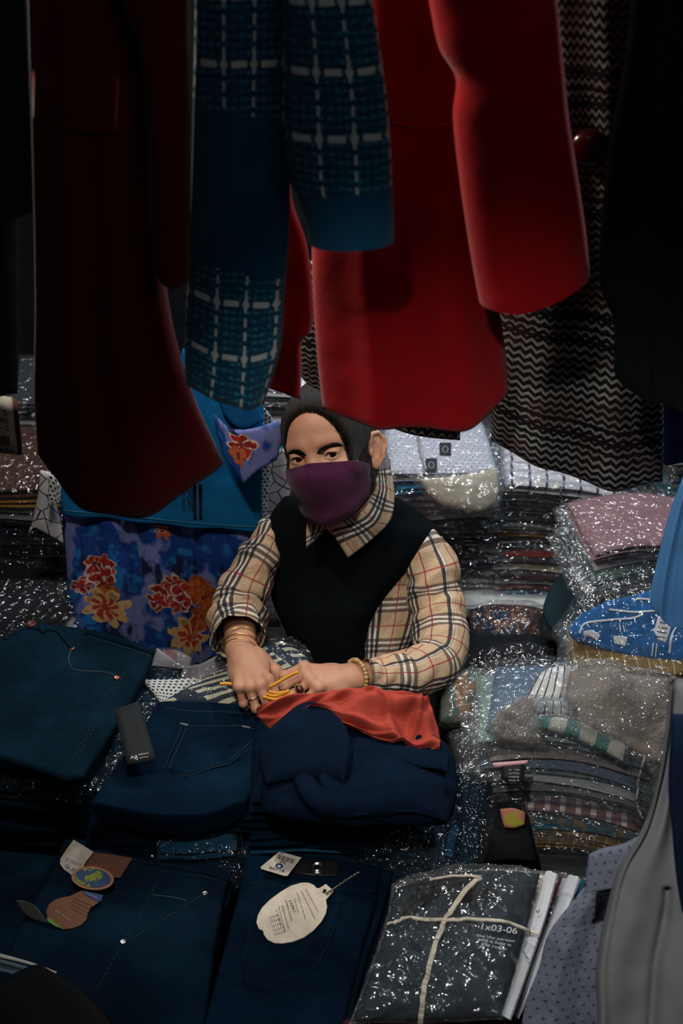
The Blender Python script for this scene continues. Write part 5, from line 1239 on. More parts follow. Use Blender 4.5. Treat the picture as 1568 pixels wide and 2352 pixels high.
# blue jersey in a bag
pb = Plane((.55, 1.90, .815), (0, -.62, .78))
t = thing('bagged_jersey', 'royal blue jersey with white piping in a clear bag, right of the teal cushion', 'shirt', (.55, 1.92, .66), 'bagged shirts piled at the right')
jbb = sheet('jersey', cloth('royal blue polyester', (.008, .075, .215), .7), [[(1395, 1380), (1450, 1368), (1510, 1352), (1600, 1345)], [(1330, 1415), (1420, 1405), (1500, 1400), (1600, 1395)], [(1305, 1450), (1400, 1455), (1500, 1460), (1600, 1465)], [(1320, 1470), (1400, 1492), (1490, 1512), (1600, 1520)]], pb, t, 60, 50, .03, .012, .024, 13, 13, 5, 4)
TJ = [bvh(jbb)]; WP = plain('white piping', (.45, .46, .48), .7)
for P in ([(1330, 1454), (1345, 1432), (1400, 1424), (1450, 1420), (1476, 1412)], [(1398, 1400), (1460, 1406), (1530, 1402)], [(1460, 1376), (1500, 1378), (1560, 1386)], [(1536, 1500), (1542, 1460), (1560, 1430)]): ribbon('piping', WP, P, TJ, t, .004, .002, .001, 40)
for P in ([(1422, 1436), (1424, 1452)], [(1430, 1436), (1434, 1452)], [(1492, 1380), (1494, 1362)], [(1500, 1380), (1502, 1362)], [(1500, 1476), (1496, 1506)], [(1508, 1478), (1504, 1508)]): ribbon('piping', WP, P, TJ, t, .0024, .001, .001, 12)
patch('printed_letter', WP, [(1408, 1460), (1440, 1462), (1436, 1484), (1410, 1478)], TJ, t, .001, .0006)
patch('printed_letter', WP, [(1338, 1450), (1358, 1446), (1378, 1458), (1372, 1470), (1350, 1462), (1342, 1470)], TJ, t, .001, .0006)
patch('printed_letter', WP, [(1512, 1412), (1530, 1404), (1544, 1430), (1528, 1476), (1510, 1470), (1500, 1450)], TJ, t, .001, .0006)
for k in range(5): ribbon('printed_bar', INK, [(1504+k*3, 1462-k*11), (1528+k*2, 1466-k*11)], TJ, t, .0016, .001, .0022, 8)
sheet('plastic_bag', FILMS[0], [[(1340, 1330), (1420, 1310), (1500, 1305), (1610, 1320)], [(1300, 1400), (1400, 1395), (1500, 1385), (1610, 1385)], [(1266, 1452), (1400, 1470), (1500, 1470), (1610, 1470)], [(1300, 1482), (1400, 1515), (1490, 1530), (1610, 1540)]], pb, t, 70, 60, .045, .030, .016, 34, 14, 8, 8)
S3b = stack('trio under blue jersey', 'bagged shirts piled at the right', .51, 1.90, .70, .22, .14, -.08, [(.03, 'red', 'dull red striped'), (.03, 'beige', 'warm grey'), (.026, 'goldstripe', 'ochre-edged white')], 15)
# warm grey crumpled heap
def bagpile(name, label, cat, matg, G, pl, seed, bul=.035, amp=.014, fl=None, th=.05, ns=16, group='bagged shirts piled at the right', grow=10, fls=30):
    t = thing(name, label, cat, tuple(pl(*np.array(G)[len(G)//2][len(G[0])//2][:2])-pl.n*th*.9), group)
    sheet('garment', matg, G, pl, t, 54, 54, th, bul, amp, ns, seed, 4, 4)
    g = np.array(G, float); c = g.reshape(-1, 2).mean(0); G2 = c+(g-c)*(1+grow/100)
    sheet('plastic_bag', fl or FILMS[0], G2.tolist(), pl, t, 80, 80, th*1.05, bul+.010, amp*1.3, fls, seed+1, 7, 7)
    return t
bagpile('bagged_shirt', 'large crumpled bag of warm grey linen on top of the tied front pile', 'shirt', MW['beige'],
        [[(1310, 1540), (1390, 1530), (1450, 1550), (1540, 1560)], [(1300, 1600), (1390, 1590), (1460, 1600), (1545, 1610)], [(1310, 1650), (1390, 1660), (1460, 1665), (1545, 1680)], [(1340, 1680), (1400, 1705), (1470, 1740), (1540, 1760)]], Plane((.44, 1.72, .84), (0, -.6, .8)), 21, .034, .042, FILMH, ns=11, fls=16)
bagpile('bagged_shirt', 'white bagged shirt with black letter marks left of the crumpled grey bag', 'shirt', MW['blackline'],
        [[(1240, 1545), (1280, 1530), (1330, 1530)], [(1215, 1590), (1270, 1585), (1325, 1580)], [(1200, 1620), (1260, 1615), (1320, 1612)]], Plane((.33, 1.76, .82), (0, -.6, .8)), 23, .015, .008)
bagpile('bagged_shirt', 'warm grey bagged linen shirt bulging at the left end of the front pile', 'shirt', MW['beige'],
        [[(1165, 1625), (1210, 1605), (1260, 1610)], [(1130, 1665), (1190, 1660), (1250, 1660)], [(1140, 1700), (1200, 1710), (1250, 1712)]], Plane((.26, 1.70, .80), (-.1, -.6, .8)), 25, .025, .026, FILMH)
bagpile('bagged_shirt', 'white barred bagged shirt above the green-checked one', 'shirt', MW['blackline'],
        [[(1232, 1612), (1280, 1610), (1320, 1618)], [(1226, 1640), (1280, 1645), (1320, 1650)]], Plane((.31, 1.69, .815), (0, -.6, .8)), 27, .010, .004)
bagpile('bagged_shirt', 'green and white checked bagged shirt across the front pile', 'shirt', MW['greencheck'],
        [[(1232, 1648), (1300, 1650), (1370, 1672), (1440, 1706)], [(1222, 1672), (1290, 1685), (1360, 1712), (1432, 1750)]], Plane((.36, 1.66, .81), (0, -.6, .8)), 29, .010, .004, FILMS[1], .02)
S4 = stack('cord-tied front pile', 'bagged shirts in the cord-tied front pile', .385, 1.73, .545, .275, .18, -.14,
   [(.020, 'goldstripe', 'ochre striped'), (.022, 'goldstripe', 'ochre and cream striped'), (.018, 'tealgold', 'teal and gold printed', 1), (.018, 'pinkplaid', 'lower pink-checked', 1), (.020, 'pinkplaid', 'pink and white checked', 1), (.016, 'dgrey', 'dark grey', 1), (.016, 'grey', 'grey', 1), (.018, 'white', 'white-edged', 1),
    (.020, 'greenstripe', 'sage striped', 1), (.016, 'bluestripe', 'blue striped', 1), (.016, 'greystripe', 'taupe striped', 1), (.016, 'bluestripe', 'thin blue striped', 1), (.018, 'seafoam', 'pale sage', 1), (.020, 'bluestripe', 'blue-grey striped', 1)], 16, sag=.022, flap=.026, jit=.012, drift=(-.005, .02), roll=.07)
bpy.context.view_layer.update()
# clear ties
def deptree(objs): return [bvh(c) for o in objs for c in (o.children or [o]) if c.type == 'MESH']
dS4 = deptree(S4)
CORDC = plain('clear tie cord', (.25, .25, .25), .3, .6); CORDW = plain('cream packing strap', (.42, .38, .31), .7)
def cordthing(name, label, paths, trees, mat, wd, th=.0025, off=.003, default=None, n=60):
    t = None
    pts = paths[0]
    t = thing(name, label, 'strap', tuple(hit(*pts[0], trees, default)[0]))
    for P in paths: ribbon('strap_run', mat, P, trees, t, wd, th, off, n, default)
    return t
cordthing('tie_cord', 'clear cord around the right end of the front pile', [[(1490, 1700), (1472, 1760), (1464, 1800), (1462, 1840), (1476, 1880)]], dS4, CORDC, .003)
dS2 = deptree(S2); cordthing('tie_cord', 'grey cord over the tied stack with the ochre shirt', [[(1286, 1118), (1290, 1160), (1298, 1195), (1312, 1210), (1304, 1235)]], dS2, plain('grey cord', (.10, .10, .11), .6), .005)
dS1 = deptree(S1); cordthing('tie_cord', 'pale cord over the white dotted shirts behind her shoulder', [[(960, 1000), (966, 1040), (972, 1060), (978, 1082)]], dS1, CORDC, .005)
# collar bands and labels on the dotted shirts
for k, (x, y) in enumerate(((1022, 1032), (990, 1068))):
    t = patch('neck_label', plain('black neck label', (.012, .014, .02), .6), [(x-13, y-14), (x+13, y-14), (x+13, y+14), (x-13, y+14)], dS1, None, .0005, .001)
    tag(t, ['black neck label on the upper dotted shirt behind her ear', 'black neck label on the lower dotted shirt behind her ear'][k], 'label')
    T = dS1+[bvh(t)]; rr = [hit(x+6*math.cos(a), y+7*math.sin(a), T)[0]+Vector((0, -.002, .001)) for a in np.linspace(0, 2*math.pi, 14, endpoint=False)]
    o = link('printed_ring', tube_mesh('printed_ring', [rr], .0006, 4, True), PAL); o.parent = t
t = patch('size_sticker', plain('black sticker', (.010, .011, .014), .4, .5), [(1062, 1240), (1098, 1242), (1098, 1266), (1062, 1264)], dS1+dS2, None, .001, .001); tag(t, 'black size sticker on the navy bagged shirts beside her sleeve', 'label')
T = [bvh(t)]; hh = hit(1080, 1255, T); _p = Plane(hh[0], hh[1]); text('printed_text', '42', PAL, (1075, 1262), (1087, 1262), _p, t, .005, .0015); text('printed_text', 'COTTON', PAL, (1068, 1252), (1092, 1252), _p, t, .003, .0015)
# crumpled white bag over the first stack
bagpile('bagged_shirt', 'crumpled milky bag with a cream shirt, beside her ear', 'shirt', MW['offwhite'],
        [[(960, 1100), (1030, 1095), (1100, 1085), (1142, 1075)], [(985, 1135), (1050, 1130), (1110, 1125), (1146, 1120)], [(1020, 1165), (1060, 1172), (1105, 1174), (1138, 1155)]], Plane((.20, 2.27, .86), (0, -.8, .6)), 41, .018, .010, FILMH, .02, group='bagged shirts on the white bench', grow=16)
# dark heap between the woman and the right-hand piles
bagpile('bagged_shirt', 'black bagged shirt heap between the checked sleeve and the right piles', 'shirt', MW['black'],
        [[(1070, 1520), (1130, 1500), (1200, 1490), (1260, 1500)], [(1060, 1580), (1130, 1570), (1200, 1570), (1260, 1570)], [(1050, 1640), (1120, 1650), (1180, 1650), (1230, 1650)], [(1040, 1720), (1100, 1730), (1160, 1730), (1200, 1730)]], Plane((.27, 1.92, .66), (0, -.5, .85)), 43, .025, .018, FILMS_D)
bagpile('bagged_shirt', 'dark red, blue and tan patterned bagged shirt under the white bench', 'shirt', MW['multi'],
        [[(1080, 1400), (1130, 1390), (1200, 1392), (1250, 1400)], [(1075, 1435), (1130, 1430), (1190, 1432), (1245, 1440)], [(1080, 1470), (1130, 1475), (1190, 1480), (1240, 1480)]], Plane((.28, 2.14, .60), (0, -.5, .85)), 45, .02, .012, FILMS_D)
bagpile('bagged_shirt', 'clear bag with a teal and orange print low beside her elbow', 'shirt', floral('teal orange print', (.05, .045, .03), (.01, .09, .085), (.30, .14, .03), 30),
        [[(1040, 1560), (1075, 1540), (1110, 1545)], [(1015, 1610), (1055, 1605), (1098, 1600)], [(1012, 1660), (1045, 1665), (1080, 1660)]], Plane((.18, 1.86, .72), (0, -.6, .8)), 47, .02, .012, FILMH)
bagpile('bagged_trousers', 'dark bagged trousers with a red edge beside the orange cloth', 'trousers', MW['dgrey'],
        [[(1030, 1690), (1080, 1680), (1150, 1680)], [(1040, 1740), (1090, 1740), (1150, 1745)], [(1060, 1790), (1110, 1795), (1150, 1800)]], Plane((.20, 1.80, .70), (0, -.5, .85)), 49, .02, .010, FILMS_D)
# pink tag and dark swing ticket left of the front pile
pp_ = Plane(W(1170, 1775, 1.60), (-.1, -.8, .6))
t = thing('swing_ticket', 'black ticket with a pink top edge hanging from the front pile', 'tag', tuple(pp_(1180, 1780)))
sheet('ticket_card', plain('black card', (.010, .010, .014), .6), [[(1150, 1756), (1205, 1752)], [(1150, 1790), (1203, 1800)]], pp_, t, 4, 4, .001, 0, 0, pu=60, pv=60)
sheet('pink_edge', plain('pale pink card', (.50, .28, .32), .7), [[(1131, 1752), (1212, 1746)], [(1133, 1764), (1212, 1755)]], pp_, t, 8, 3, .0012, .003, 0, pu=60, pv=60)
for k in range(4): text('printed_text', ['M  170', 'COTTON', '100%', 'WASH 30'][k], PAL, (1168, 1770+k*8), (1192, 1770+k*8), pp_, t, .0026, .001)
t = sheet('print_card', floral('yellow pink print', (.25, .22, .03), (.35, .12, .10), (.35, .28, .38), 45), [[(1148, 1858), (1180, 1856), (1205, 1866)], [(1152, 1880), (1180, 1880), (1205, 1882)], [(1158, 1900), (1180, 1902), (1204, 1894)]], Plane(W(1175, 1880, 1.60), (-.1, -.8, .6)), None, 8, 8, .002, .001, .001)
tag(t, 'small yellow and pink printed card at the left of the front pile', 'card')
packet('black_bag', 'black bag lying under the left end of the front pile', 'bag', (.25, 1.68, .575), .14, .24, .13, MW['black'], (0, 0, 0), 2, 55, None)
packet('black_bag', 'black bag under the striped heap beside the woman', 'bag', (.30, 1.98, .58), .22, .34, .14, MW['black'], (0, 0, 0), 2, 56, None)

# ------------------------------------------------------------------ tied parcel, front right
pq = lplane(.715, 1.45, 3)
def quad(k, x): return [[(905+x, 2040), (1040+x, 2010), (1150+x*1.5, 2004), (1240+k*26, 2006+k*4)], [(890+x, 2120), (1010+x, 2110), (1120+x, 2106), (1214+k*22, 2110)], [(850+x, 2240), (970+x, 2235), (1080+x, 2230), (1180+k*15, 2232)], [(808+x, 2346), (930+x, 2340), (1040+x, 2336), (1148+k*9, 2335)]]
cols = [('dgrey', 'slate grey bagged shirt, topmost of the cross-tied parcel', cloth('slate cotton', (.016, .024, .032), .85)), ('red', 'white-edged bagged shirt, second in the cross-tied parcel', MW['offwhite']), ('brown', 'maroon bagged shirt, third in the cross-tied parcel', cloth('maroon cotton', (.085, .02, .018))),
        ('white', 'white bagged shirt, fourth in the cross-tied parcel', MW['white']), ('teal', 'blue-teal bagged shirt, fifth in the cross-tied parcel', cloth('bright teal cotton', (.01, .10, .16))), ('black', 'black bagged shirt at the bottom of the cross-tied parcel', MW['black'])]
PTOP = None
for k in range(5, -1, -1):
    pk_ = Plane(pq.p-np.array((0, 0, .022*k)), pq.n)
    t = thing('bagged_shirt', cols[k][1], 'shirt', tuple(pk_(1030, 2180)-np.array((0, 0, .02))), 'shirts in the cross-tied parcel')
    G = quad(k, 0 if k == 0 else 4)
    g = sheet('garment', cols[k][2], G, pk_, t, 44, 54, .016 if k else .02, .030 if k == 0 else .003, .016 if k == 0 else .003, 12, 60+k, 3.2, 3.2)
    gg = np.array(G, float); c = gg.reshape(-1, 2).mean(0); G2 = (c+(gg-c)*1.045).tolist()
    b = sheet('plastic_bag', FILMS[k % 2] if k else film('glossy clear polythene', haze=.03, lo=.085, hi=.22, scale=22, rough=.11), G2, pk_, t, 70, 90, .020, .036 if k == 0 else .006, .022 if k == 0 else .006, 24, 70+k, 4, 4)
    if k == 0: PTOP = [bvh(b)]; GTOP = [bvh(g)]; TPK = t; GREYG = g
    if k in (1, 3):   # white folded rim of the board inside
        ribbon('board_edge', MW['white'], [(G[0][3][0], G[0][3][1]), (G[1][3][0], G[1][3][1]), (G[2][3][0], G[2][3][1]), (G[3][3][0], G[3][3][1])], [bvh(b)], t, .020, .004, .003, 30, pk_)
# collar folds, handwriting on the slate shirt
COLF = cloth('charcoal collar cotton', (.012, .013, .015), .9)
patch('collar', COLF, [(960, 2036), (1040, 2022), (1068, 2032), (1010, 2056), (960, 2090), (935, 2114), (925, 2100), (942, 2064)], GTOP, TPK, .002, .003)
patch('collar', COLF, [(1050, 2036), (1100, 2046), (1146, 2048), (1124, 2066), (1086, 2086), (1056, 2070), (1042, 2052)], GTOP, TPK, .002, .003)
patch('collar', COLF, [(1036, 2024), (1078, 2018), (1092, 2026), (1060, 2040), (1040, 2036)], GTOP, TPK, .004, .003)
ht = hit(1140, 2150, PTOP); pw = Plane(ht[0]+ht[1]*.003, ht[1]*.5+Vector(pq.n)*.5)
text('handwriting', '1x03-06', PAL, (1103, 2136), (1188, 2147), pw, TPK, .010, .002)
for k, s in enumerate(('like the person', 'who is born in', 'the roller')): text('handwriting', s, PAL, (1092+k*6, 2152+k*10), (1180-k*8, 2166+k*10), pw, TPK, .0052, .002)
t = thing('packing_strap', 'cream strap crossing over the slate grey parcel', 'strap', tuple(PTOP and hit(1022, 2115, PTOP)[0]))
ribbon('strap_run', CORDW, [(1105, 2014), (1068, 2046), (1040, 2088), (1022, 2115), (1000, 2170), (982, 2230), (970, 2290), (965, 2350)], PTOP, t, .0078, .0018, .002, 90, pq)
ribbon('strap_run', CORDW, [(893, 2128), (920, 2116), (950, 2112), (1022, 2115), (1090, 2114), (1150, 2120), (1200, 2136), (1236, 2150)], PTOP, t, .0056, .0018, .0035, 90, pq)
ribbon('strap_run', CORDW, [(985, 2022), (1040, 2014), (1105, 2014)], PTOP, t, .004, .0018, .002, 40, pq)
for i, (x, y) in enumerate([(1233, 2104), (1212, 2156), (1196, 2200)]): ribbon('strap_knot', INK, [(x-3, y), (x, y+5), (x+4, y-3)], PTOP, t, .0012, .001, .012, 6, pq)
t = sheet('bagged_shirt', cloth('dark wine cotton', (.05, .012, .014)), [[(790, 2342), (900, 2338), (1060, 2330), (1180, 2330)], [(760, 2420), (900, 2420), (1060, 2420), (1180, 2420)]], lplane(.655), None, 30, 20, .03, .004, .003); tag(t, 'dark wine shirt edge under the near side of the tied parcel', 'shirt')

# ------------------------------------------------------------------ patterned clothes under her hands
t = thing('bagged_dress', 'navy cloth with cream slanted stripes in a clear bag under her hands', 'dress', (-.13, 1.86, .72))
m = NT('navy cream slanted bars'); uvv, u, v = m.uv(); q = m.add(m.mul(u, .75), m.mul(v, 1.0)); q = m.add(q, m.mul(m.sub(m.noise(uvv, 14, 2), .5), .02))
mm = m.mul(m.m('LESS_THAN', m.fr(m.add(m.m('DIVIDE', q, .026), 30.0)), .45), m.m('LESS_THAN', m.fr(m.add(m.m('DIVIDE', m.sub(m.mul(v, .8), m.mul(u, .5)), .075), 30.2)), .72))
STR = m.pbr(m.mix(mm, (.018, .026, .045), (.42, .42, .30)), .8, .2)
ph_ = lplane(.745, 1.85, 6)
sheet('garment', STR, [[(560, 1478), (600, 1462), (650, 1475), (700, 1505)], [(500, 1540), (570, 1530), (640, 1530), (720, 1545)], [(430, 1580), (520, 1580), (620, 1590), (720, 1600)], [(372, 1612), (480, 1622), (600, 1630), (700, 1640)]], ph_, t, 60, 50, .03, .012, .008, 14, 90, 6, 6)
sheet('plastic_bag', FILMS[1], [[(545, 1470), (600, 1450), (655, 1465), (712, 1500)], [(490, 1535), (570, 1520), (640, 1520), (725, 1540)], [(440, 1570), (520, 1570), (620, 1580), (725, 1600)], [(400, 1606), (480, 1618), (600, 1628), (700, 1640)]], ph_, t, 70, 60, .034, .022, .012, 26, 91, 7, 7)
t = sheet('dotted_cloth', dots('white black-dotted cotton', (.44, .44, .44), (.012, .012, .015), .0085, .27), [[(322, 1560), (400, 1560), (480, 1555), (520, 1550)], [(345, 1585), (410, 1590), (470, 1590), (520, 1580)], [(366, 1612), (375, 1622), (440, 1606), (520, 1596)]], lplane(.735, 1.85, 6), None, 40, 24, .02, .006, .006, 14, 92, 6, 6)
tag(t, 'white cloth with black dots between the floral dress and the back-pocket jeans', 'blouse')
# orange cloth
ORANGE = cloth('burnt orange cotton', (.33, .050, .034), .85, 700, .12, .35)
pO = Plane((.03, 1.74, .875), (0, -.45, .9))
def oc(U, V): return .004*np.sin(U*34+V*17+3*np.sin(V*6))+.012*np.exp(-((U-.62-.15*V)/.03)**2)+.012*np.exp(-((U-.86+.1*V)/.025)**2)+.012*np.sin(U*9+V*5+1.0)*np.exp(-((V-.35)/.5)**2)+.008*np.sin(U*21-V*9)*np.clip(U-.35, 0, 1)*1.6+.006*np.sin(U*4-V*14+2)+.006*np.abs(np.sin(U*7+V*11))
t = sheet('folded_cloth', ORANGE, [[(590, 1632, -.01), (660, 1606), (735, 1590), (790, 1577), (880, 1588), (960, 1594), (985, 1600, -.01)], [(590, 1642, -.01), (668, 1628), (740, 1610), (810, 1602), (890, 1615), (965, 1625), (1000, 1640, -.01)],
   [(600, 1654, -.01), (660, 1650), (730, 1630), (800, 1640), (880, 1660), (960, 1672), (1012, 1680, -.01)], [(620, 1666, -.01), (655, 1666), (712, 1632), (800, 1660), (880, 1690), (955, 1712), (1010, 1712, -.01)], [(638, 1674, -.01), (652, 1675), (716, 1642), (800, 1672), (880, 1700), (950, 1720), (1008, 1730, -.01)]], pO, None, 110, 60, .010, .006, .010, 26, 93, 12, 12, disp=oc)
tag(t, 'crumpled burnt orange cloth draped over the dark jeans in front of her hands', 'cloth')
# yellow cord between the hands
YEL = plain('yellow elastic cord', (.68, .30, .03), .6)
t = thing('elastic_cord', 'yellow elastic cord stretched between her hands', 'cord', tuple(D(650, 1585, 2.25)))
for P in ([(618, 1578), (640, 1566), (662, 1553), (684, 1543)], [(612, 1594), (630, 1598), (650, 1592), (664, 1586)], [(604, 1600), (632, 1606), (655, 1600), (668, 1592)], [(616, 1588), (636, 1592), (652, 1590)], [(505, 1571), (520, 1570), (532, 1572)]):
    child(link('strand', tube_mesh('strand', [[D(x, y, 2.235) for x, y in curve_pts(P, 16)]], .0030, 6), YEL), t)

# ------------------------------------------------------------------ floral dress hanging on the left
def petals(uv, cx, cy, R, n, ph):
    d = uv-np.array((cx, cy)); r = np.linalg.norm(d, axis=1)/R; a = np.arctan2(d[:, 1], d[:, 0])+ph
    edge = .55+.45*np.abs(np.cos(a*n/2))**.7
    return r/edge, a
def paint(uvm, uv01, S, flowers):
    P = np.concatenate([uvm, np.zeros((len(uvm), 1))], 1)
    n1 = vnoise(P*np.array((1.6, 1, 1)), 16, 3, 4); n2 = vnoise(P*np.array((2.2, .8, 1)), 22, 8, 4); n3 = vnoise(P, 60, 5, 3)
    col = np.empty((len(uvm), 3)); A = np.array((.125, .15, .36)); B = np.array((.006, .035, .19)); Cc = np.array((.008, .014, .05)); E = np.array((.012, .12, .34))
    f = np.clip((n1+.05)*7, 0, 1)[:, None]; col[:] = A*(1-f)+B*f
    f = np.clip((n2-.12)*8, 0, 1)[:, None]; col = col*(1-f)+Cc*f
    f = np.clip((n3*.8+n1*.5-.22)*8, 0, 1)[:, None]*.8; col = col*(1-f)+E*f
    uvw = uvm+np.stack([vnoise(P, 55, 11, 3), vnoise(P, 55, 12, 3)], 1)*.011
    for (x, y, R, kind) in flowers:
        cx, cy, R = x*S, y*S, R*S
        q, a = petals(uvw, cx, cy, R*1.25, 6 if kind != 'g' else 8, x*.37)
        dist = np.linalg.norm(uvw-np.array((cx, cy)), axis=1)/R
        if kind == 'r': rim, mid, core = (.50, .36, .30), (.33, .020, .012), (.06, .03, .08)
        elif kind == 'w': rim, mid, core = (.55, .42, .38), (.30, .02, .02), (.50, .40, .36)
        elif kind == 'o': rim, mid, core = (.30, .05, .015), (.40, .09, .02), (.10, .02, .02)
        else: rim, mid, core = (.48, .30, .11), (.46, .27, .13), (.30, .03, .02)
        k = (q < 1); col[k] = rim
        k = (q < .86); col[k] = mid; k = k & (n3 > .05); col[k] = np.array(mid)*.55
        k2 = k & (np.abs(np.sin(a*(3 if kind != 'g' else 4))) > .90) & (dist > .25); col[k2] = rim
        if kind == 'g': k3 = (q < .6) & (np.abs(np.cos(a*4)) > .6); col[k3] = core
        k = dist < .2; col[k] = core
    col *= (1+.10*n3)[:, None]
    return np.clip(col, 0, 1)
FLM = NT('floral printed cotton'); _c = FLM.n('ShaderNodeVertexColor', layer_name='Print'); _w = FLM.noise(FLM.obj(), 1000, 1)
FLM = FLM.pbr(_c.outputs[0], .85, .2, FLM.bump(_w, .2, .0006))
BLT = cloth('azure blue cotton', (.006, .105, .27), .88, 800, .12)
t = thing('dress', 'blue top and floral printed bottom hanging at the left, behind the woman', 'dress', (-.30, 2.20, .70))
pf = vplane(2.20, 0, 8)
S = 1/1185.0
fl = [(62, 150, 24, 'r'), (35, 175, 22, 'r'), (92, 120, 24, 'r'), (85, 150, 30, 'w'), (62, 120, 18, 'r'), (96, 175, 20, 'o'), (88, 232, 46, 'g'), (228, 172, 30, 'r'), (250, 150, 24, 'r'), (258, 200, 24, 'r'), (276, 178, 28, 'w'), (226, 20, 16, 'o'), (305, 155, 26, 'o'), (318, 175, 26, 'o'),
      (286, 285, 44, 'g'), (318, 240, 30, 'o'), (225, 8, 14, 'r'), (330, 210, 26, 'o'), (208, 196, 22, 'r')]
sheet('skirt', FLM, [[(142, 1176), (230, 1184), (320, 1192), (420, 1204), (520, 1210), (610, 1214)], [(150, 1260), (235, 1262), (325, 1270), (425, 1280), (520, 1285), (606, 1290)], [(156, 1350), (240, 1356), (330, 1362), (428, 1372), (520, 1372), (600, 1370)],
    [(160, 1430), (245, 1450), (335, 1470), (430, 1482), (500, 1470), (590, 1455)], [(166, 1460), (250, 1484), (340, 1510), (432, 1526), (495, 1504), (580, 1485)]], pf, t, 330, 250, .012, .010, .004, 8, 95, 6, 60,
    disp=lambda U, V: .004*np.sin(U*30)-.010*np.exp(-((U-.66)/.02)**2)-.006*np.exp(-((U-.33)/.02)**2), colors=lambda a, b: paint(a, b, S, fl))
sheet('top', BLT, [[(420, 800), (490, 800), (560, 800), (610, 830)], [(380, 900), (450, 900), (540, 905), (606, 910)], [(270, 990), (400, 1000), (520, 1010), (604, 1020)], [(150, 1085), (300, 1095), (450, 1105), (602, 1115)], [(138, 1130), (300, 1150), (450, 1165), (602, 1176)], [(140, 1182), (300, 1196), (450, 1212), (606, 1222)]],
      vplane(2.185, 0, 8), t, 60, 60, .012, .010, .005, 8, 96, 6, 60, disp=lambda U, V: .004*np.sin(U*22))
tt = [bvh(o) for o in t.children if o.name.startswith('top')]
ribbon('hem_seam', plain('light blue thread', (.03, .16, .26), .8), [(145, 1172), (300, 1186), (450, 1201), (600, 1211)], tt, t, .0016, .0008, .0008, 80)
for x in (448, 461): patch('printed_stripe', INK, [(x-5, 1112), (x+2, 1110), (x+3, 1194), (x-4, 1192)], tt, t, .0006, .0004)
pt2 = Plane(hit(428, 1150, tt)[0], pf.n)
text('printed_text', 'SPORT', INK, (430, 1118), (430, 1168), pt2, t, .011, .004)
text('printed_text', 'STUDIO', INK, (418, 1120), (418, 1170), pt2, t, .006, .004)
# neckline flap with print, and blue inner
ff2 = [(30, 22, 26, 'r'), (58, 118, 22, 'g'), (15, 45, 18, 'o')]
t2 = sheet('printed_sleeve', FLM, [[(492, 952), (530, 985), (580, 985), (640, 965)], [(498, 1000), (545, 1005), (600, 1005), (648, 1000)], [(520, 1050), (555, 1050), (600, 1045), (642, 1032)], [(554, 1104), (562, 1108), (590, 1082), (636, 1056)]], vplane(2.12, 0, 10), t, 130, 120, .010, .006, .003, 12, 97, 8, 10, colors=lambda a, b: paint(a+.31, b, S, [(x+383, y+383, R, k) for x, y, R, k in ff2]))
t2['label'] = 'floral printed short sleeve'
sheet('neck_facing', cloth('deep blue cotton', (.004, .06, .16)), [[(498, 905), (550, 915), (592, 935)], [(510, 945), (555, 955), (600, 950)], [(535, 978), (565, 985), (608, 965)]], vplane(2.15, 0, 10), t, 24, 24, .006, .004, .003, 12, 98, 5, 5)
# white lined hem garments below and beside
t = sheet('blouse', cloth('lilac white cotton', (.30, .29, .34), .85), [[(360, 1488), (432, 1530), (510, 1500)], [(345, 1530), (432, 1550), (505, 1530)], [(328, 1562), (428, 1572), (496, 1552)]], vplane(2.12, 0, 30), None, 30, 24, .01, .006, .005, 16, 99, 6, 20, disp=lambda U, V: -.012*np.exp(-((U-.58)/.03)**2))
tag(t, 'white cotton blouse hem below the floral skirt', 'blouse')
t = bagpile('bagged_blouse', 'clear bag with a pale print at the lower right corner of the floral skirt', 'blouse', floral('pale lilac print', (.20, .20, .26), (.30, .30, .33), (.30, .16, .17), 30),
        [[(352, 1500), (400, 1492), (440, 1510)], [(340, 1530), (392, 1530), (436, 1545)], [(330, 1555), (385, 1560), (430, 1568)]], Plane(W(390, 1530, 1.98), (0, -.7, .7)), 101, .012, .008, FILMS[0], .02, group='blouses around the floral dress')
LINEP = NT('white cloth with ink lines'); _v = LINEP.voro(LINEP.obj(), 34, 'DISTANCE_TO_EDGE'); LINEP = LINEP.pbr(LINEP.mix(LINEP.m('LESS_THAN', _v, .035), (.42, .42, .44), (.03, .03, .06)), .85, .2)
DOTP = dots('white cloth with black dots', (.42, .42, .42), (.012, .012, .015), .0085, .28)
t = thing('blouse', 'white blouse with ink lines and black dots peeking out left of the blue top', 'blouse', tuple(W(120, 1250, 2.14)), 'blouses around the floral dress')
sheet('body', LINEP, [[(92, 1080), (118, 1085), (130, 1090)], [(86, 1140), (112, 1150), (128, 1150)], [(76, 1188), (108, 1196), (140, 1200)], [(64, 1236), (76, 1210), (146, 1250)]], vplane(2.16), t, 20, 30, .008, .006, .005, 14, 102, 6, 20)
sheet('collar', DOTP, [[(112, 1088), (128, 1096), (140, 1120)], [(110, 1140), (124, 1140), (138, 1150)], [(108, 1172), (116, 1160), (134, 1156)]], vplane(2.13), t, 20, 20, .006, .004, .003, 14, 103, 6, 20)
t = thing('blouse', 'white blouse with ink lines and black dots between the blue top and her shoulder', 'blouse', tuple(W(625, 1250, 2.2)), 'blouses around the floral dress')
sheet('body', LINEP, [[(606, 1030), (640, 1030), (670, 1040)], [(604, 1100), (640, 1100), (672, 1100)], [(602, 1180), (630, 1170), (660, 1160)], [(598, 1260), (620, 1260), (640, 1260)], [(600, 1440), (622, 1440), (645, 1440)]], vplane(2.30), t, 20, 30, .008, .006, .005, 14, 104, 6, 20)
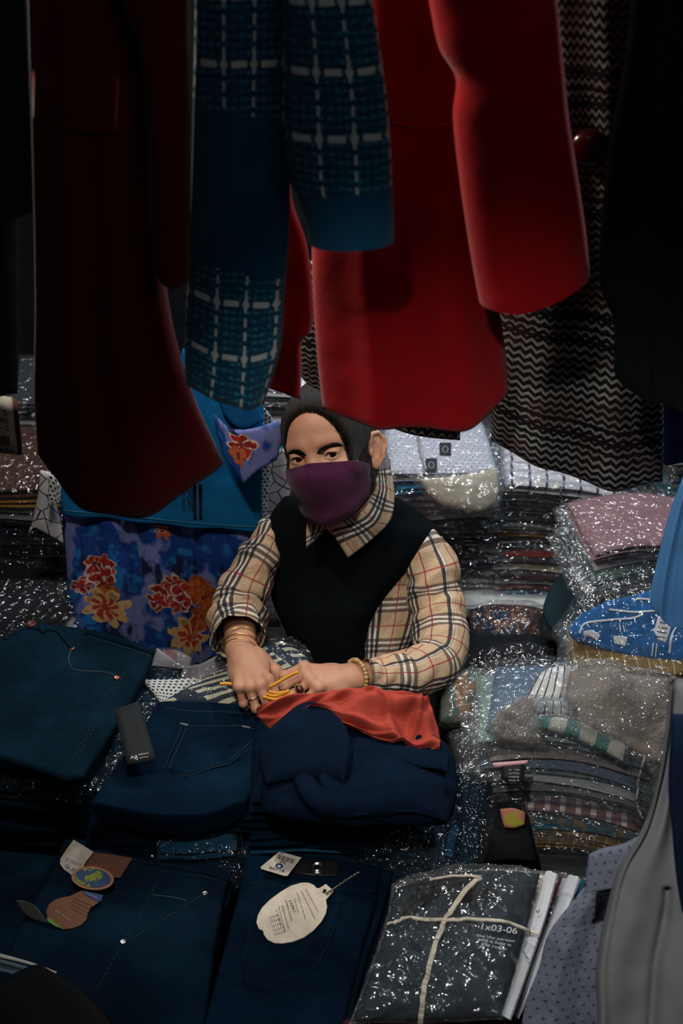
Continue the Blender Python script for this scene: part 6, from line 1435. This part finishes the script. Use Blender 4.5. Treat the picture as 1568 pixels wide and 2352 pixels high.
sheet('dotted_front', DOTP, [[(598, 1040), (610, 1040), (622, 1042)], [(597, 1110), (608, 1110), (620, 1110)], [(596, 1190), (604, 1190), (612, 1190)], [(595, 1205), (601, 1205), (607, 1205)]], vplane(2.26), t, 14, 30, .006, .004, .003, 14, 105, 6, 20)
sheet('dotted_collar', DOTP, [[(586, 925), (592, 935), (600, 930)], [(598, 950), (608, 955), (618, 950)], [(612, 985), (622, 985), (634, 975)]], vplane(2.30), t, 14, 20, .006, .004, .003, 14, 106, 6, 20)

# ------------------------------------------------------------------ shirts hanging at the right front
DOTG = dots('grey blue shirt with tiny dots', (.135, .15, .20), (.045, .055, .09), .0125, .16); GREYS = cloth('light grey shirt cotton', (.17, .18, .195), .88, 800, .12)
t = thing('dotted_shirt', 'pale blue-grey shirt with tiny dots at the bottom right, collar showing', 'shirt', tuple(W(1330, 2300, 1.22)))
sb = sheet('shirt_body', DOTG, [[(1340, 2040), (1400, 2010), (1480, 1990), (1560, 1980)], [(1262, 2140), (1340, 2130), (1420, 2110), (1500, 2100)], [(1238, 2220), (1310, 2220), (1400, 2200), (1500, 2200)], [(1206, 2310), (1300, 2310), (1400, 2300), (1500, 2300)], [(1180, 2460), (1300, 2460), (1400, 2460), (1500, 2460)]],
   Plane(W(1330, 2200, 1.22), (-.12, -.8, .45)), t, 60, 80, .012, .012, .012, 9, 110, 5, 40, disp=sin_folds((.45, .10, -.012), (.22, .07, .008)))
sheet('collar', DOTG, [[(1352, 1962), (1385, 1948), (1430, 1938), (1475, 1915)], [(1346, 2000), (1384, 1995), (1430, 1990), (1480, 1960)], [(1342, 2040), (1384, 2030), (1428, 2025), (1480, 2000)], [(1334, 2058), (1352, 2050), (1400, 2040), (1470, 2030)]], Plane(W(1380, 2000, 1.20), (-.12, -.8, .45)), t, 30, 24, .006, .006, .004, 10, 111, 6, 8)
t = thing('grey_shirt', 'light grey shirt hanging over the dotted shirt at the right edge', 'shirt', tuple(W(1480, 2200, 1.14)))
sg = sheet('shirt_body', GREYS, [[(1536, 1560), (1556, 1560), (1640, 1560)], [(1528, 1660), (1552, 1660), (1640, 1660)], [(1512, 1770), (1535, 1770), (1562, 1770)], [(1478, 1890), (1515, 1890), (1552, 1890)], [(1418, 2000), (1490, 1990), (1580, 1990)], [(1388, 2110), (1480, 2100), (1620, 2100)], [(1368, 2220), (1470, 2210), (1640, 2200)], [(1370, 2330), (1480, 2330), (1650, 2320)], [(1366, 2460), (1480, 2460), (1660, 2460)]],
   Plane(W(1480, 2100, 1.14), (-.15, -.85, .35)), t, 50, 110, .012, .012, .010, 9, 112, 5, 60, disp=lambda U, V: .010*np.exp(-((U-.06)/.06)**2)+.006*np.sin(U*9+V*8)-.012*np.exp(-((U-.62+.5*(V-.75))/.04)**2)*(V > .55))
t = sheet('navy_shirt', cloth('navy shirt cotton', (.008, .018, .045), .9), [[(1544, 1640), (1570, 1640), (1640, 1640)], [(1534, 1800), (1570, 1800), (1640, 1800)], [(1542, 1900), (1575, 1900), (1640, 1900)], [(1552, 2010), (1580, 2020), (1640, 2030)], [(1566, 2100), (1590, 2120), (1640, 2130)]], vplane(1.13), None, 20, 60, .01, .010, .006)
tag(t, 'navy shirt sleeve hanging at the right edge over the grey shirt', 'shirt')
t = sheet('blue_shirt', stripes('mid blue shirt cotton', (.045, .15, .34), (.055, .17, .37), .012, .5, 0, (.05, .16, .36), .012), [[(1570, 1090), (1600, 1090), (1680, 1090)], [(1536, 1180), (1580, 1180), (1680, 1180)], [(1508, 1290), (1560, 1290), (1680, 1290)], [(1492, 1370), (1550, 1375), (1680, 1380)], [(1500, 1395), (1550, 1420), (1680, 1430)], [(1530, 1415), (1570, 1440), (1680, 1450)]], Plane(W(1540, 1300, 1.55), (-.3, -.9, .2)), None, 40, 60, .02, .016, .006, 8, 114, 5, 20, disp=sin_folds((.3, .06, .008)))
tag(t, 'mid blue shirt hanging at the right edge above the jersey', 'shirt')
